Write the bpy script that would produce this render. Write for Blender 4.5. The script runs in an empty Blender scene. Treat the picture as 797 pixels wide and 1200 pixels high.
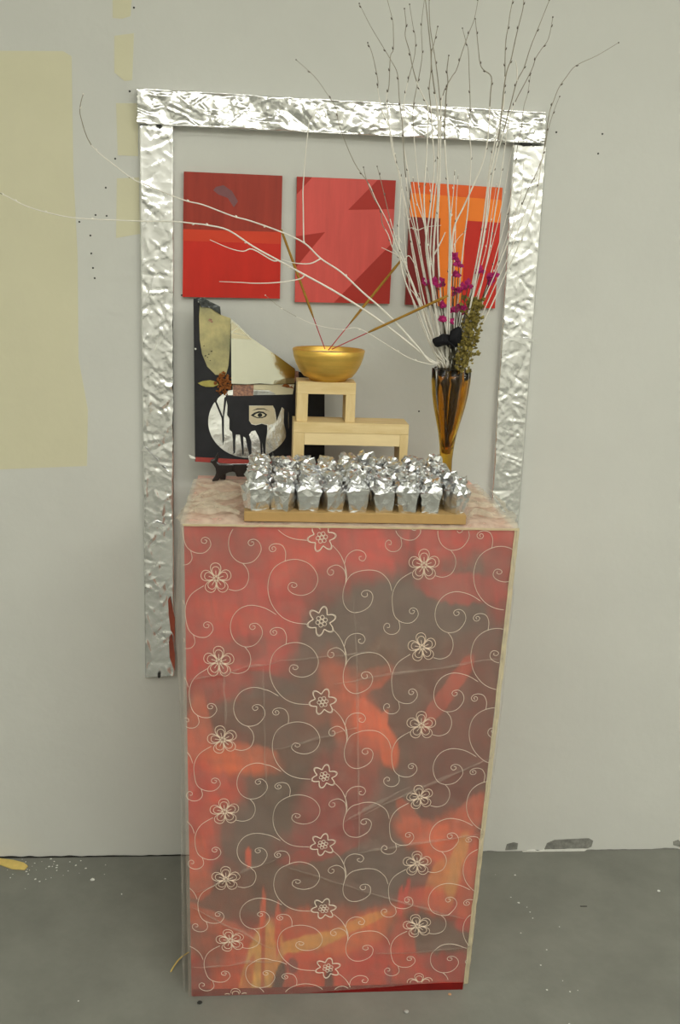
import bpy, bmesh, math, random
from mathutils import Vector as V, Matrix, noise
random.seed(7)
R = random.Random(11)
S = bpy.context.scene
C = S.collection

# ------------------------------------------------------------------ camera
F, PITCH, YAW, ROLL = 1150.0, 0.24997, 0.08655, 0.03726
EYE = V((0, -2.2552, 1.5))
fw = V((math.sin(YAW)*math.cos(PITCH), math.cos(YAW)*math.cos(PITCH), -math.sin(PITCH)))
rt0 = V((math.cos(YAW), -math.sin(YAW), 0)); up0 = rt0.cross(fw)
rt = rt0*math.cos(ROLL) + up0*math.sin(ROLL)
up = -rt0*math.sin(ROLL) + up0*math.cos(ROLL)
cam = bpy.data.cameras.new('camera'); co = bpy.data.objects.new('camera', cam); C.objects.link(co)
M = Matrix((rt, up, -fw)).transposed().to_4x4(); M.translation = EYE
co.matrix_world = M
cam.sensor_fit = 'VERTICAL'; cam.sensor_height = 36; cam.lens = F*36/1200; cam.clip_start = .05
S.camera = co

# ------------------------------------------------------------------ light, exposure
S.view_settings.view_transform = 'Standard'; S.view_settings.look = 'None'
S.view_settings.gamma = 1; S.view_settings.exposure = 0.0
S.view_settings.use_curve_mapping = False
w = bpy.data.worlds.new('world'); S.world = w; w.use_nodes = True
w.node_tree.nodes['Background'].inputs[0].default_value = (.6, .62, .58, 1)
w.node_tree.nodes['Background'].inputs[1].default_value = .3
def ceiling_lamp(x, y, power):
    l = bpy.data.lights.new('fluorescent_light', 'AREA'); l.shape = 'RECTANGLE'; l.size = 1.25; l.size_y = .3
    l.energy = power; l.color = (1.0, .99, .915)
    o = bpy.data.objects.new('fluorescent_light', l); C.objects.link(o); o.location = (x, y, 2.9)
    u = l.copy(); u.energy = power*.45                      # added upward light, brightens the ceiling mirrored in the foil
    o = bpy.data.objects.new('added_uplight', u); C.objects.link(o); o.location = (x, y, 2.93); o.rotation_euler = (math.pi, 0, 0)
for x, kx in ((-1.15, .62), (.55, 1), (2.1, .95)):
    for y, p in ((-1.7, 6), (-3.1, 27), (-4.6, 22)):
        ceiling_lamp(x, y, p*kx)

# ------------------------------------------------------------------ helpers
def ray(px, py):
    return fw + rt*((px-398.5)/F) + up*(-(py-600)/F)
def cast(px, py, p, n):
    d = ray(px, py); n = V(n); return EYE + d*((V(p)-EYE).dot(n)/d.dot(n))
def aty(px, py, y): return cast(px, py, (0, y, 0), (0, 1, 0))
def atz(px, py, z): return cast(px, py, (0, 0, z), (0, 0, 1))
def tag(o, label=None, cat=None, group=None, kind=None):
    for k, v in (('label', label), ('category', cat), ('group', group), ('kind', kind)):
        if v: o[k] = v
    return o
def link(name, me, mat, parent=None):
    o = bpy.data.objects.new(name, me); C.objects.link(o)
    if mat is not None:
        for m in (mat if isinstance(mat, (list, tuple)) else [mat]): me.materials.append(m)
    if parent is not None:
        o.parent = parent; o.matrix_parent_inverse = parent.matrix_basis.inverted()
    return o
def mk(name, vs, fs, mat, parent=None, smooth=False):
    me = bpy.data.meshes.new(name); me.from_pydata([tuple(v) for v in vs], [], fs); me.update()
    bm = bmesh.new(); bm.from_mesh(me); bmesh.ops.recalc_face_normals(bm, faces=bm.faces)
    bm.to_mesh(me); bm.free()
    if smooth:
        me.polygons.foreach_set('use_smooth', [True]*len(me.polygons))
    return link(name, me, mat, parent)
def thing(name, loc, label, cat, group=None):
    o = bpy.data.objects.new(name, None); C.objects.link(o); o.location = loc; o.empty_display_size = .05
    return tag(o, label, cat, group)
class G:
    """collects geometry for one mesh"""
    def __init__(s): s.v = []; s.f = []
    def add(s, vs, fs):
        b = len(s.v); s.v += [V(v) for v in vs]; s.f += [tuple(i+b for i in f) for f in fs]; return s
    def box(s, lo, hi):
        x0, y0, z0 = lo; x1, y1, z1 = hi
        return s.add([(x0,y0,z0),(x1,y0,z0),(x1,y1,z0),(x0,y1,z0),(x0,y0,z1),(x1,y0,z1),(x1,y1,z1),(x0,y1,z1)],
              [(0,3,2,1),(4,5,6,7),(0,1,5,4),(1,2,6,5),(2,3,7,6),(3,0,4,7)])
    def prism(s, poly, off):
        n = len(poly); off = V(off)
        return s.add([V(p) for p in poly]+[V(p)+off for p in poly],
              [tuple(range(n)), tuple(range(2*n-1, n-1, -1))]+[(i, (i+1) % n, n+(i+1) % n, n+i) for i in range(n)])
    def tube(s, pts, rad, k=6):
        pts = [V(p) for p in pts]; n = len(pts)
        if n < 2: return s
        b = len(s.v); prev = None
        for i, p in enumerate(pts):
            t = (pts[min(i+1, n-1)]-pts[max(i-1, 0)])
            t = t.normalized() if t.length > 1e-9 else V((0, 0, 1))
            a = prev if prev is not None else (V((0, 1, 0)) if abs(t.y) < .9 else V((1, 0, 0)))
            a = (a - t*a.dot(t)).normalized(); prev = a; c = t.cross(a)
            r = rad[i] if isinstance(rad, (list, tuple)) else rad
            for j in range(k):
                q = 2*math.pi*j/k; s.v.append(p + a*(r*math.cos(q)) + c*(r*math.sin(q)))
        for i in range(n-1):
            for j in range(k):
                s.f.append((b+i*k+j, b+i*k+(j+1) % k, b+(i+1)*k+(j+1) % k, b+(i+1)*k+j))
        s.f.append(tuple(b+j for j in range(k-1, -1, -1))); s.f.append(tuple(b+(n-1)*k+j for j in range(k)))
        return s
    def lathe(s, prof, c, n=40, mod=None):
        b = len(s.v); c = V(c)
        for i, (r, z) in enumerate(prof):
            for j in range(n):
                a = 2*math.pi*j/n; rr = r*(mod(a, i) if mod else 1)
                s.v.append(c+V((rr*math.cos(a), rr*math.sin(a), z)))
        for i in range(len(prof)-1):
            for j in range(n):
                s.f.append((b+i*n+j, b+i*n+(j+1) % n, b+(i+1)*n+(j+1) % n, b+(i+1)*n+j))
        return s
    def blob(s, c, r, jit=.15, seg=8, ring=5):
        b = len(s.v); c = V(c); r = V(r) if not isinstance(r, (int, float)) else V((r, r, r))
        for i in range(ring+1):
            t = math.pi*i/ring
            for j in range(seg):
                a = 2*math.pi*j/seg
                d = V((math.sin(t)*math.cos(a)*r.x, math.sin(t)*math.sin(a)*r.y, math.cos(t)*r.z))
                s.v.append(c+d*(1+R.uniform(-jit, jit) if 0 < i < ring else 1))
        for i in range(ring):
            for j in range(seg):
                s.f.append((b+i*seg+j, b+i*seg+(j+1) % seg, b+(i+1)*seg+(j+1) % seg, b+(i+1)*seg+j))
        return s
    def grid(s, n, m, fn):
        b = len(s.v)
        for i in range(n+1):
            for j in range(m+1): s.v.append(V(fn(i/n, j/m)))
        for i in range(n):
            for j in range(m):
                a = b+i*(m+1)+j; s.f.append((a, a+1, a+m+2, a+m+1))
        return s
    def build(s, name, mat, parent=None, smooth=False):
        return mk(name, s.v, s.f, mat, parent, smooth)
def smoothpath(pts, sub=5):
    pts = [V(p) for p in pts]; out = []
    for i in range(len(pts)-1):
        p0 = pts[max(i-1, 0)]; p1 = pts[i]; p2 = pts[i+1]; p3 = pts[min(i+2, len(pts)-1)]
        for k in range(sub):
            t = k/sub
            out.append(.5*((2*p1)+(p2-p0)*t+(2*p0-5*p1+4*p2-p3)*t*t+(3*p1-p0-3*p2+p3)*t**3))
    out.append(pts[-1]); return out
def lin(c):
    return tuple(((x/255)/12.92 if x/255 <= .04045 else ((x/255+.055)/1.055)**2.4) for x in c)

# ------------------------------------------------------------------ materials
def material(name, col, rough=.6, metal=0, var=.0, vscale=8, bump=0, bscale=60, col2=None, trans=0, stretch=(1, 1, 1), coat=0, spec=.5, detail=4):
    m = bpy.data.materials.new(name); m.use_nodes = True; nt = m.node_tree; N = nt.nodes; L = nt.links
    b = N['Principled BSDF']
    b.inputs['Base Color'].default_value = (*col, 1); b.inputs['Roughness'].default_value = rough
    b.inputs['Metallic'].default_value = metal; b.inputs['Transmission Weight'].default_value = trans
    b.inputs['Coat Weight'].default_value = coat; b.inputs['Specular IOR Level'].default_value = spec
    tc = N.new('ShaderNodeTexCoord'); mp = N.new('ShaderNodeMapping'); mp.inputs['Scale'].default_value = stretch
    L.new(tc.outputs['Object'], mp.inputs[0])
    if var or col2:
        n = N.new('ShaderNodeTexNoise'); n.inputs['Scale'].default_value = vscale; n.inputs['Detail'].default_value = detail
        n.inputs['Roughness'].default_value = .65
        L.new(mp.outputs[0], n.inputs['Vector'])
        r = N.new('ShaderNodeValToRGB'); r.color_ramp.elements[0].position = .3; r.color_ramp.elements[1].position = .7
        c2 = col2 or tuple(min(1, x*(1+var)) for x in col); c1 = col if col2 else tuple(x*(1-var) for x in col)
        r.color_ramp.elements[0].color = (*c1, 1); r.color_ramp.elements[1].color = (*c2, 1)
        L.new(n.outputs['Fac'], r.inputs[0]); L.new(r.outputs[0], b.inputs['Base Color'])
    if bump:
        n = N.new('ShaderNodeTexNoise'); n.inputs['Scale'].default_value = bscale; n.inputs['Detail'].default_value = 5
        L.new(mp.outputs[0], n.inputs['Vector'])
        bp = N.new('ShaderNodeBump'); bp.inputs['Strength'].default_value = bump; bp.inputs['Distance'].default_value = .01
        L.new(n.outputs['Fac'], bp.inputs['Height']); L.new(bp.outputs[0], b.inputs['Normal'])
    return m
def foil_material(name, col, rough, scale, strength):
    m = bpy.data.materials.new(name); m.use_nodes = True; nt = m.node_tree; N = nt.nodes; L = nt.links
    b = N['Principled BSDF']; b.inputs['Base Color'].default_value = (*col, 1)
    b.inputs['Metallic'].default_value = 1; b.inputs['Roughness'].default_value = rough
    tc = N.new('ShaderNodeTexCoord')
    v = N.new('ShaderNodeTexVoronoi'); v.feature = 'F1'; v.inputs['Scale'].default_value = scale
    n = N.new('ShaderNodeTexNoise'); n.inputs['Scale'].default_value = scale*.6; n.inputs['Detail'].default_value = 6
    mx = N.new('ShaderNodeMath'); mx.operation = 'ADD'
    L.new(tc.outputs['Object'], v.inputs['Vector']); L.new(tc.outputs['Object'], n.inputs['Vector'])
    L.new(v.outputs['Distance'], mx.inputs[0]); L.new(n.outputs['Fac'], mx.inputs[1])
    bp = N.new('ShaderNodeBump'); bp.inputs['Strength'].default_value = strength; bp.inputs['Distance'].default_value = .004
    L.new(mx.outputs[0], bp.inputs['Height']); L.new(bp.outputs[0], b.inputs['Normal'])
    return m
def vcol_material(name, rough=.6, bump=.1):
    m = bpy.data.materials.new(name); m.use_nodes = True; N = m.node_tree.nodes; L = m.node_tree.links
    a = N.new('ShaderNodeAttribute'); a.attribute_name = 'paint'
    b = N['Principled BSDF']; b.inputs['Roughness'].default_value = rough
    L.new(a.outputs['Color'], b.inputs['Base Color'])
    tc = N.new('ShaderNodeTexCoord'); n = N.new('ShaderNodeTexNoise'); n.inputs['Scale'].default_value = 90
    L.new(tc.outputs['Object'], n.inputs['Vector'])
    bp = N.new('ShaderNodeBump'); bp.inputs['Strength'].default_value = bump; bp.inputs['Distance'].default_value = .003
    L.new(n.outputs['Fac'], bp.inputs['Height']); L.new(bp.outputs[0], b.inputs['Normal'])
    return m
def sheer_material(name, col, opacity, var=.12, scale=30):
    m = bpy.data.materials.new(name); m.use_nodes = True; N = m.node_tree.nodes; L = m.node_tree.links
    N.remove(N['Principled BSDF']); out = N['Material Output']
    d = N.new('ShaderNodeBsdfDiffuse'); d.inputs[0].default_value = (*col, 1)
    t = N.new('ShaderNodeBsdfTranslucent'); t.inputs[0].default_value = (*col, 1)
    a = N.new('ShaderNodeMixShader'); a.inputs[0].default_value = .35
    L.new(d.outputs[0], a.inputs[1]); L.new(t.outputs[0], a.inputs[2])
    tr = N.new('ShaderNodeBsdfTransparent')
    mix = N.new('ShaderNodeMixShader')
    tc = N.new('ShaderNodeTexCoord'); n = N.new('ShaderNodeTexNoise'); n.inputs['Scale'].default_value = scale
    L.new(tc.outputs['Object'], n.inputs['Vector'])
    mr = N.new('ShaderNodeMapRange'); mr.inputs['From Min'].default_value = .3; mr.inputs['From Max'].default_value = .7
    mr.inputs['To Min'].default_value = opacity-var; mr.inputs['To Max'].default_value = opacity+var
    L.new(n.outputs['Fac'], mr.inputs[0]); L.new(mr.outputs[0], mix.inputs[0])
    L.new(tr.outputs[0], mix.inputs[1]); L.new(a.outputs[0], mix.inputs[2]); L.new(mix.outputs[0], out.inputs[0])
    return m
m_wall = material('wall_paint', (.575, .578, .543), .75, var=.03, vscale=3, bump=.12, bscale=25)
m_room = material('room_paint', (.55, .55, .50), .8, var=.03, vscale=2)
m_ceil = material('ceiling_paint', (.80, .80, .75), .9, var=.02)
m_cream = material('cream_patch_paint', lin((205, 201, 173)), .75, var=.03, vscale=5, bump=.1, bscale=25)
m_floor = material('floor_paint', (.200, .203, .178), .5, var=.15, vscale=5, bump=.08, bscale=40, spec=.3, detail=9)
m_dark = material('dark_void', (.02, .02, .018), .9)
m_bare = material('bare_concrete', (.21, .21, .19), .9, var=.35, vscale=40, bump=.4, bscale=80)
m_white = material('white_plaster', (.72, .72, .68), .8, var=.08, vscale=30)
m_foil = foil_material('aluminium_foil', (.90, .90, .91), .2, 60, .14)
m_foil2 = foil_material('package_foil', (.74, .75, .76), .27, 70, .42)
m_redwood = material('red_stained_wood', lin((150, 70, 50)), .5, var=.2, vscale=30)
m_p_pinkred = material('salmon_red_paint', lin((206, 82, 76)), .45, var=.09, vscale=9, stretch=(6, 1, .6), spec=.3)
m_p_red = material('scarlet_paint', lin((196, 38, 24)), .45, var=.08, vscale=7, stretch=(3, 1, 1), spec=.3)
m_p_dred = material('brick_red_paint', lin((150, 50, 36)), .45, var=.14, vscale=9, stretch=(6, 1, .6), spec=.3)
m_p_tri = material('deep_red_paint', lin((166, 42, 32)), .45, var=.06, vscale=9, spec=.3)
m_p_ored = material('orange_red_paint', lin((206, 62, 34)), .45, var=.06, vscale=9, spec=.3)
m_p_mar = material('maroon_paint', lin((122, 30, 28)), .45, var=.12, vscale=9, stretch=(6, 1, .6), spec=.3)
m_p_or = material('orange_paint', lin((240, 126, 36)), .45, var=.05, vscale=9, spec=.3)
m_p_dor = material('dark_orange_paint', lin((226, 92, 30)), .45, var=.06, vscale=9, spec=.3)
m_p_smudge = material('mauve_grey_smudge', lin((118, 70, 74)), .6, var=.1, vscale=40)
m_panel = material('panel_edge', lin((150, 80, 60)), .7, var=.15)
m_black = material('black_paint', (.014, .014, .017), .5, var=.3, vscale=20, spec=.22)
m_blackfoil = material('black_film', (.05, .055, .055), .12, metal=.6, bump=.5, bscale=30)
m_mirror = material('mirror_glass', (.60, .59, .50), .09, metal=1, bump=.10, bscale=22)
m_silver = material('silver_film', (.86, .86, .85), .22, metal=1, bump=.25, bscale=30)
m_map = material('aged_paper', lin((126, 126, 96)), .8, var=0, vscale=16, col2=lin((192, 180, 128)), bump=.3, bscale=40)
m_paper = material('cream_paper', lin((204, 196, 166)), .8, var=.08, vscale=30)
m_floral = material('mauve_floral_paper', lin((92, 68, 74)), .8, vscale=160, col2=lin((186, 140, 110)))
m_skin = material('printed_skin', lin((200, 188, 160)), .7, var=.06, vscale=60)
m_rust = material('dried_flower_rust', lin((134, 78, 30)), .9, var=.4, vscale=150)
m_leaf = material('dried_leaf', lin((160, 150, 80)), .8, var=.2, vscale=80)
m_easel = material('dark_stained_wood', lin((22, 14, 13)), .4, var=.2, vscale=40, coat=.2)
m_gold = material('gold_lacquer', lin((230, 188, 92)), .38, metal=.75, var=.12, vscale=10, stretch=(1, 1, 8), bump=.05, bscale=30)
m_ash = material('pale_ash', lin((214, 190, 150)), .95, var=.15, vscale=90, bump=.6, bscale=120)
m_incense = material('incense_paste', lin((150, 112, 36)), .85, var=.15, vscale=90)
m_redstick = material('red_stick', lin((172, 30, 44)), .6, var=.1)
m_pine = material('pine_wood', lin((206, 180, 126)), .6, var=0, vscale=14, col2=lin((220, 197, 148)), stretch=(1, 6, 6), bump=.06, bscale=40)
m_pinev = material('pine_wood_upright', lin((206, 180, 126)), .6, var=0, vscale=14, col2=lin((220, 197, 148)), stretch=(6, 6, 1), bump=.06, bscale=40)
m_pale = material('pale_pine', lin((226, 204, 156)), .6, var=.04, vscale=14, stretch=(1, 6, 6))
m_mdf = material('fibreboard', lin((168, 136, 84)), .7, var=.06, vscale=60)
m_twig = material('white_painted_bark', lin((226, 222, 212)), .7, var=.08, vscale=60)
m_bark = material('bare_bark', lin((148, 141, 126)), .8, var=.2, vscale=80)
m_bud = material('dark_bud', lin((84, 72, 64)), .8, var=.25)
m_mag = material('magenta_petal', lin((162, 20, 98)), .75, var=.25, vscale=200)
m_stem = material('dry_stem', lin((70, 66, 50)), .8, var=.2)
m_blackf = material('black_velvet', (.008, .008, .010), .8, var=.2, spec=.2)
m_green = material('dried_foliage', lin((72, 64, 26)), .8, vscale=120, col2=lin((150, 134, 60)))
m_thread = material('cream_thread', lin((218, 204, 188)), .6, var=.06, vscale=200)
m_threadp = material('peach_thread', lin((220, 200, 180)), .6, var=.1, vscale=300)
m_sheer = sheer_material('organza', lin((212, 196, 182)), .245, .05)
m_sheer2 = sheer_material('organza_folded', lin((232, 224, 206)), .46, .16, 40)
m_sheer3 = sheer_material('organza_side', lin((232, 230, 222)), .17, .07, 24)
m_hem = sheer_material('organza_hem', lin((214, 203, 168)), .80, .1, 50)
m_paint = vcol_material('abstract_painting', .55, .25)
m_plinth = material('plinth_side', lin((196, 190, 178)), .7, var=.04)
m_redge = material('dark_red_edge', lin((112, 18, 15)), .6, var=.2, vscale=20, spec=.2)
m_yel = material('yellow_wood', lin((214, 188, 108)), .7, var=.1, vscale=40)
m_collred = material('dull_red_paint', lin((150, 50, 42)), .6, var=.2, vscale=50)
# amber glass
m_amber = bpy.data.materials.new('amber_glass'); m_amber.use_nodes = True
b = m_amber.node_tree.nodes['Principled BSDF']
b.inputs['Base Color'].default_value = (.76, .46, .05, 1); b.inputs['Transmission Weight'].default_value = 1
b.inputs['Roughness'].default_value = .06; b.inputs['IOR'].default_value = 1.45

# ------------------------------------------------------------------ setting
X0, X1, Y1, H = -2.4, 2.8, -5.6, 3.2
def struct(o): o['kind'] = 'structure'; return o
wall = struct(G().box((X0, 0, 0), (X1, .12, H)).build('wall_back', m_wall))
floor = struct(G().box((X0-.12, Y1-.12, -.1), (X1+.12, .12, 0)).build('floor', m_floor))
struct(G().box((X0-.12, Y1-.12, H), (X1+.12, .12, H+.1)).build('ceiling', m_ceil))
struct(G().box((X0-.12, Y1-.12, 0), (X0, .12, H)).build('wall_left', m_room))
struct(G().box((X1, Y1-.12, 0), (X1+.12, .12, H)).build('wall_right', m_room))
struct(G().box((X0, Y1-.12, 0), (X1, Y1, H)).build('wall_front', m_room))
def wallpoly(name, px, mat, t=.0006, y=0):
    return G().prism([aty(x, q, 0)+V((0, y, 0)) for x, q in px], (0, -t, 0)).build(name, mat, wall)
p = wallpoly('paint_patch', [(-260, 58), (74, 60), (84, 66), (86, 200), (91, 300), (92, 420), (103, 480), (102, 546), (0, 550), (-260, 556)], m_cream)
tag(p, 'large cream paint patch at the left of the wall')
for q in ([(132, -20), (156, -20), (153, 19), (143, 22), (132, 21)], [(134, 42), (157, 39), (155, 94), (146, 95), (134, 85)],
          [(136, 121), (162, 121), (162, 183), (138, 182)], [(137, 209), (163, 208), (164, 274), (136, 279)]):
    wallpoly('paint_patch', q, m_cream)
for x, y in ((157, 9), (155, 63), (152, 107), (75, 78), (135, 186), (124, 220), (93, 260), (106, 276), (107, 297), (109, 314), (111, 326), (112, 252), (125, 253), (152, 208),
             (706, 157), (701, 180), (652, 155), (491, 482), (213, 346), (218, 235)):
    c = aty(x, y, 0); n = 8
    G().prism([c+V((.0021*math.cos(a*2*math.pi/n), 0, .0021*math.sin(a*2*math.pi/n))) for a in range(n)], (0, -.0005, 0)).build('nail_hole', m_dark, wall)
# dark gap and broken plaster where the wall meets the floor
g = G(); n = 110
def gapz(x):
    return max(.001, .0042+.0045*noise.noise(V((x*9, 0, 3)))+.003*noise.noise(V((x*40, 0, 7))))
pts = [-.85+i*.0065 for i in range(n)]
for i in range(n-1):
    a, b2 = pts[i], pts[i+1]
    g.add([(a, -.0012, 0), (b2, -.0012, 0), (b2, -.0012, gapz(b2)), (a, -.0012, gapz(a))], [(0, 1, 2, 3)])
tag(g.build('floor_gap', m_dark, wall), 'dark irregular gap along the foot of the wall')
g = G(); pts = [.5+i*.0065 for i in range(100)]
for i in range(99):
    a, b2 = pts[i], pts[i+1]
    z = lambda x: max(.0008, .002+.0045*noise.noise(V((x*14, 5, 3)))+.002*noise.noise(V((x*50, 0, 1))))
    g.add([(a, -.0012, 0), (b2, -.0012, 0), (b2, -.0012, z(b2)), (a, -.0012, z(a))], [(0, 1, 2, 3)])
g.build('floor_gap', m_bare, wall)
wallpoly('bare_patch', [(638, 995), (641, 988), (650, 984), (672, 983), (690, 982), (695, 985), (693, 992), (688, 994), (665, 994), (650, 996)], m_bare, .0016)
wallpoly('bare_patch', [(592, 996), (594, 989), (602, 987), (607, 988), (606, 995)], m_bare, .0016)
wallpoly('bare_patch', [(789, 990), (789, 986), (795, 984), (800, 989), (800, 993)], m_bare, .0016)
wallpoly('plaster_chip', [(628, 997), (640, 995), (688, 994), (684, 997), (655, 999), (630, 999)], m_white, .004)
wallpoly('plaster_chip', [(570, 1001), (597, 1000), (599, 998), (575, 998)], m_white, .004)
wallpoly('plaster_chip', [(612, 997), (626, 995), (630, 997), (618, 1000)], m_white, .004)
g = G()
for i in range(70):                                                  # flakes of white paint on the floor
    if i < 40: x, y = R.gauss(-.50, .06), -abs(R.gauss(0, .05))-.006
    elif i < 55: x, y = R.gauss(.66, .03), -R.uniform(.08, .62)
    else: x, y = R.uniform(-.8, 1.1), -R.uniform(.02, .7)
    s = R.uniform(.0008, .0028)
    g.prism([V((x+s*math.cos(a)*R.uniform(.6, 1.4), y+s*math.sin(a)*R.uniform(.6, 1.4), .0001)) for a in (0, 1.3, 2.6, 3.9, 5.2)], (0, 0, .0006))
tag(g.build('paint_flakes', m_white, floor), kind='stuff')

# ------------------------------------------------------------------ foil-wrapped frame
def crease(p):
    d, _ = noise.voronoi(p); return d[1]-d[0]
def crumple(p, s):
    a = 0
    for k, w_ in ((1, 1), (2.3, .55), (5.1, .28)):
        a += w_*(1-2*abs(noise.noise(p*s*k)))
    return a
def foil_bar(name, quad, t, label, amp, sc, nl, nw, seed, lump=0):
    """quad: pixel corners a0,a1 (start), b0,b1 (end) of the bar's front face; wraps round to the wall"""
    (a0, a1, b0, b1) = [aty(x, y, -t) for x, y in quad]
    org = (a0+a1)/2; root = V((org.x, 0, org.z))
    g = G(); rc = random.Random(seed*77); Lb = (b0-a0).length; Wb = (a1-a0).length; cre = []
    for _ in range(int(Lb*230)):
        cu, cv, an, ln = rc.uniform(0, Lb), rc.uniform(0, Wb), rc.uniform(0, math.pi), rc.uniform(.008, .05)
        cre.append((cu, cv, math.cos(an), math.sin(an), ln, rc.uniform(.0018, .0065), rc.choice((1, 1, -1))*rc.uniform(.25, 1)*amp))
    bk_ = {}
    for c in cre:
        for kb in range(int((c[0]-c[4])/.05)-1, int((c[0]+c[4])/.05)+2): bk_.setdefault(kb, []).append(c)
    def creases(lu, lv):
        h = 0
        for (cu, cv, cs, sn, ln, wd, hh) in bk_.get(int(lu/.05), ()):
            dx, dy = lu-cu, lv-cv; al = dx*cs+dy*sn; ac = abs(dy*cs-dx*sn)
            if ac < wd and abs(al) < ln: h += hh*(1-ac/wd)*(1-abs(al)/ln)
        return h
    def fn(u, v):
        vv = max(0, min(1, (v-.12)/.76)); p = (a0.lerp(b0, u)).lerp(a1.lerp(b1, u), vv)
        edge = 0
        if v < .12: p.y = -t*(v/.12)**.6
        elif v > .88: p.y = -t*((1-v)/.12)**.6
        ju = (noise.noise(V((u*97+seed, v*31, 2)))); jv = noise.noise(V((u*83, v*37+seed, 5)))
        L = (b0-a0).normalized(); Wd = (a1-a0).normalized()
        if .12 < v < .88: p = p+L*ju*.004+Wd*jv*.001
        q = V((p.x, p.z*1.0, seed*3.1))
        act = max(0, min(1, noise.noise(q*5)*1.6+.55))
        qq = q+V((noise.noise(q*14), 0, noise.noise(q*14+V((5, 5, 5)))))*.02
        k = amp*(.75*crease(qq*sc*.9)*(.2+.8*act)+.25*crease(qq*sc*3.1)*act+.9*noise.noise(q*6))+creases(u*Lb, vv*Wb)*1.15
        if lump: k += lump*(.8*crease(qq*13+V((9, 1, 2)))+.3*crease(qq*24)-.4)
        elif v > .66: k -= amp*1.5*max(0, noise.noise(V((u*45, v*6, seed)))-.12)*5*(v-.66)
        fade = 1 if .14 < v < .86 else .25
        p.y = min(-.0005, p.y - k*fade)
        return p
    g.grid(nl, nw, fn)
    bk = [V((p.x, -.0004, p.z)) for p in (a0, a1, b1, b0)]
    g.add(bk, [(0, 1, 2, 3)])
    o = g.build(name, m_foil, None, True)
    return tag(o, label, 'frame bar', 'foil frame bars on the wall')
bar_t = foil_bar('foil_bar', [(161, 103), (161, 145), (640, 131.5), (639, 168.5)], .026, 'crumpled foil covered horizontal bar across the top of the frame', .0028, 24, 300, 40, 3, .016)
bar_l = foil_bar('foil_bar', [(163, 147), (203, 146), (170, 794), (204.5, 792)], .018, 'foil covered upright bar on the left, red wood showing at its foot', .0021, 20, 330, 30, 8)
bar_r = foil_bar('foil_bar', [(602, 170), (641, 172), (573, 640), (606, 640)], .018, 'foil covered upright bar on the right, behind the birch twigs', .0019, 21, 260, 28, 14)
def onbar(px, py, bar, poly_mat, name, t=.0015, y=-.022, label=None):
    o = G().prism([aty(x, q, y) for x, q in zip(px, py)], (0, -t, 0)).build(name, poly_mat, bar)
    return tag(o, label)
onbar((197, 199, 202, 205, 205, 204, 200, 198), (703, 700, 712, 724, 760, 745, 738, 722), bar_l, m_redwood, 'exposed_wood', label='red wood strip showing through torn foil')
onbar((198, 201, 203, 205, 205, 203, 199), (752, 744, 752, 766, 786, 782, 770), bar_l, m_redwood, 'exposed_wood')
G().tube([aty(186.5, 792, -.018), aty(186.5, 793, -.030)], .0035, 8).build('nail', m_dark, bar_l)
onbar((166, 170, 192, 199, 201, 194), (527, 524, 548, 553, 560, 556), bar_l, m_foil, 'foil_fold', .002)
onbar((178, 184, 192, 194, 186, 179), (613, 612, 614, 616, 618, 617), bar_l, m_foil, 'foil_fold', .003)
onbar((590, 600, 623, 628, 622, 598), (397, 395, 397, 398, 400, 399), bar_r, m_foil, 'foil_fold', .003)
onbar((609, 612, 620, 624, 622, 614), (169, 167, 167, 169, 171, 171), bar_r, m_dark, 'bare_end', .003, label='dark bare end of the bar under the top bar')
onbar((183, 186, 189, 188, 184), (146, 144, 146, 149, 149), bar_l, m_dark, 'bare_end', .002)

# ------------------------------------------------------------------ three small paintings
def painting(corners, label, blocks, base, ptslabel=None):
    t = .012
    P4 = [aty(x, y, -t) for x, y in corners]
    c = sum(P4, V())/4
    root = thing('painted_panel', (c.x, 0, P4[2].z), label, 'painting', 'small painted panels in a row')
    G().prism([V((p.x, -.0005, p.z)) for p in P4], (0, -(t-.0005), 0)).build('board', [m_panel], root)
    for i, (poly, mat) in enumerate([(corners, base)]+blocks):
        G().prism([aty(x, y, -t) for x, y in poly], (0, -.0004*(1+(i > 0)+.5*(i > 2)), 0)).build('painted_block', mat, root)
    return root
pt = painting([(215.5, 201), (331, 206), (328, 350), (214, 348)], 'square painting of dark brick red over bright scarlet, leftmost of three',
     [([(215.5, 201), (331, 206), (329.6, 272), (214.6, 268.5)], m_p_dred), ([(214.6, 268.5), (329.6, 272), (329.4, 286), (214.5, 282)], m_p_ored)], m_p_red)
G().prism([aty(x, y, -.0129) for x, y in ((253, 219), (262, 217), (272, 224), (279, 236), (274, 243), (267, 232), (256, 228), (250, 223))], (0, -.0002, 0)).build('smudge', m_p_smudge, pt)
painting([(348, 207), (464, 211.5), (456.5, 356), (345.5, 354)], 'salmon red painting with darker red triangles, middle of three',
     [([(348, 207), (366, 207.6), (347.6, 228)], m_p_tri), ([(443, 210.6), (464, 211.5), (462, 245), (408, 246)], m_p_tri),
      ([(346.9, 277), (381, 272), (346.2, 314)], m_p_tri), ([(460.3, 284), (456.5, 356), (391, 354.8)], m_p_tri)], m_p_pinkred)
painting([(482, 213), (589, 220), (580, 361.5), (475, 357)], 'orange and dark red block painting behind the birch twigs, rightmost of three',
     [([(482, 213), (589, 220), (588, 234.5), (481.3, 226)], m_p_dor), ([(480, 254), (516, 256), (513, 358.7), (475, 357)], m_p_mar),
      ([(546, 258.5), (586.3, 261), (580, 361.5), (540.5, 360)], m_p_red)], m_p_or)

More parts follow.
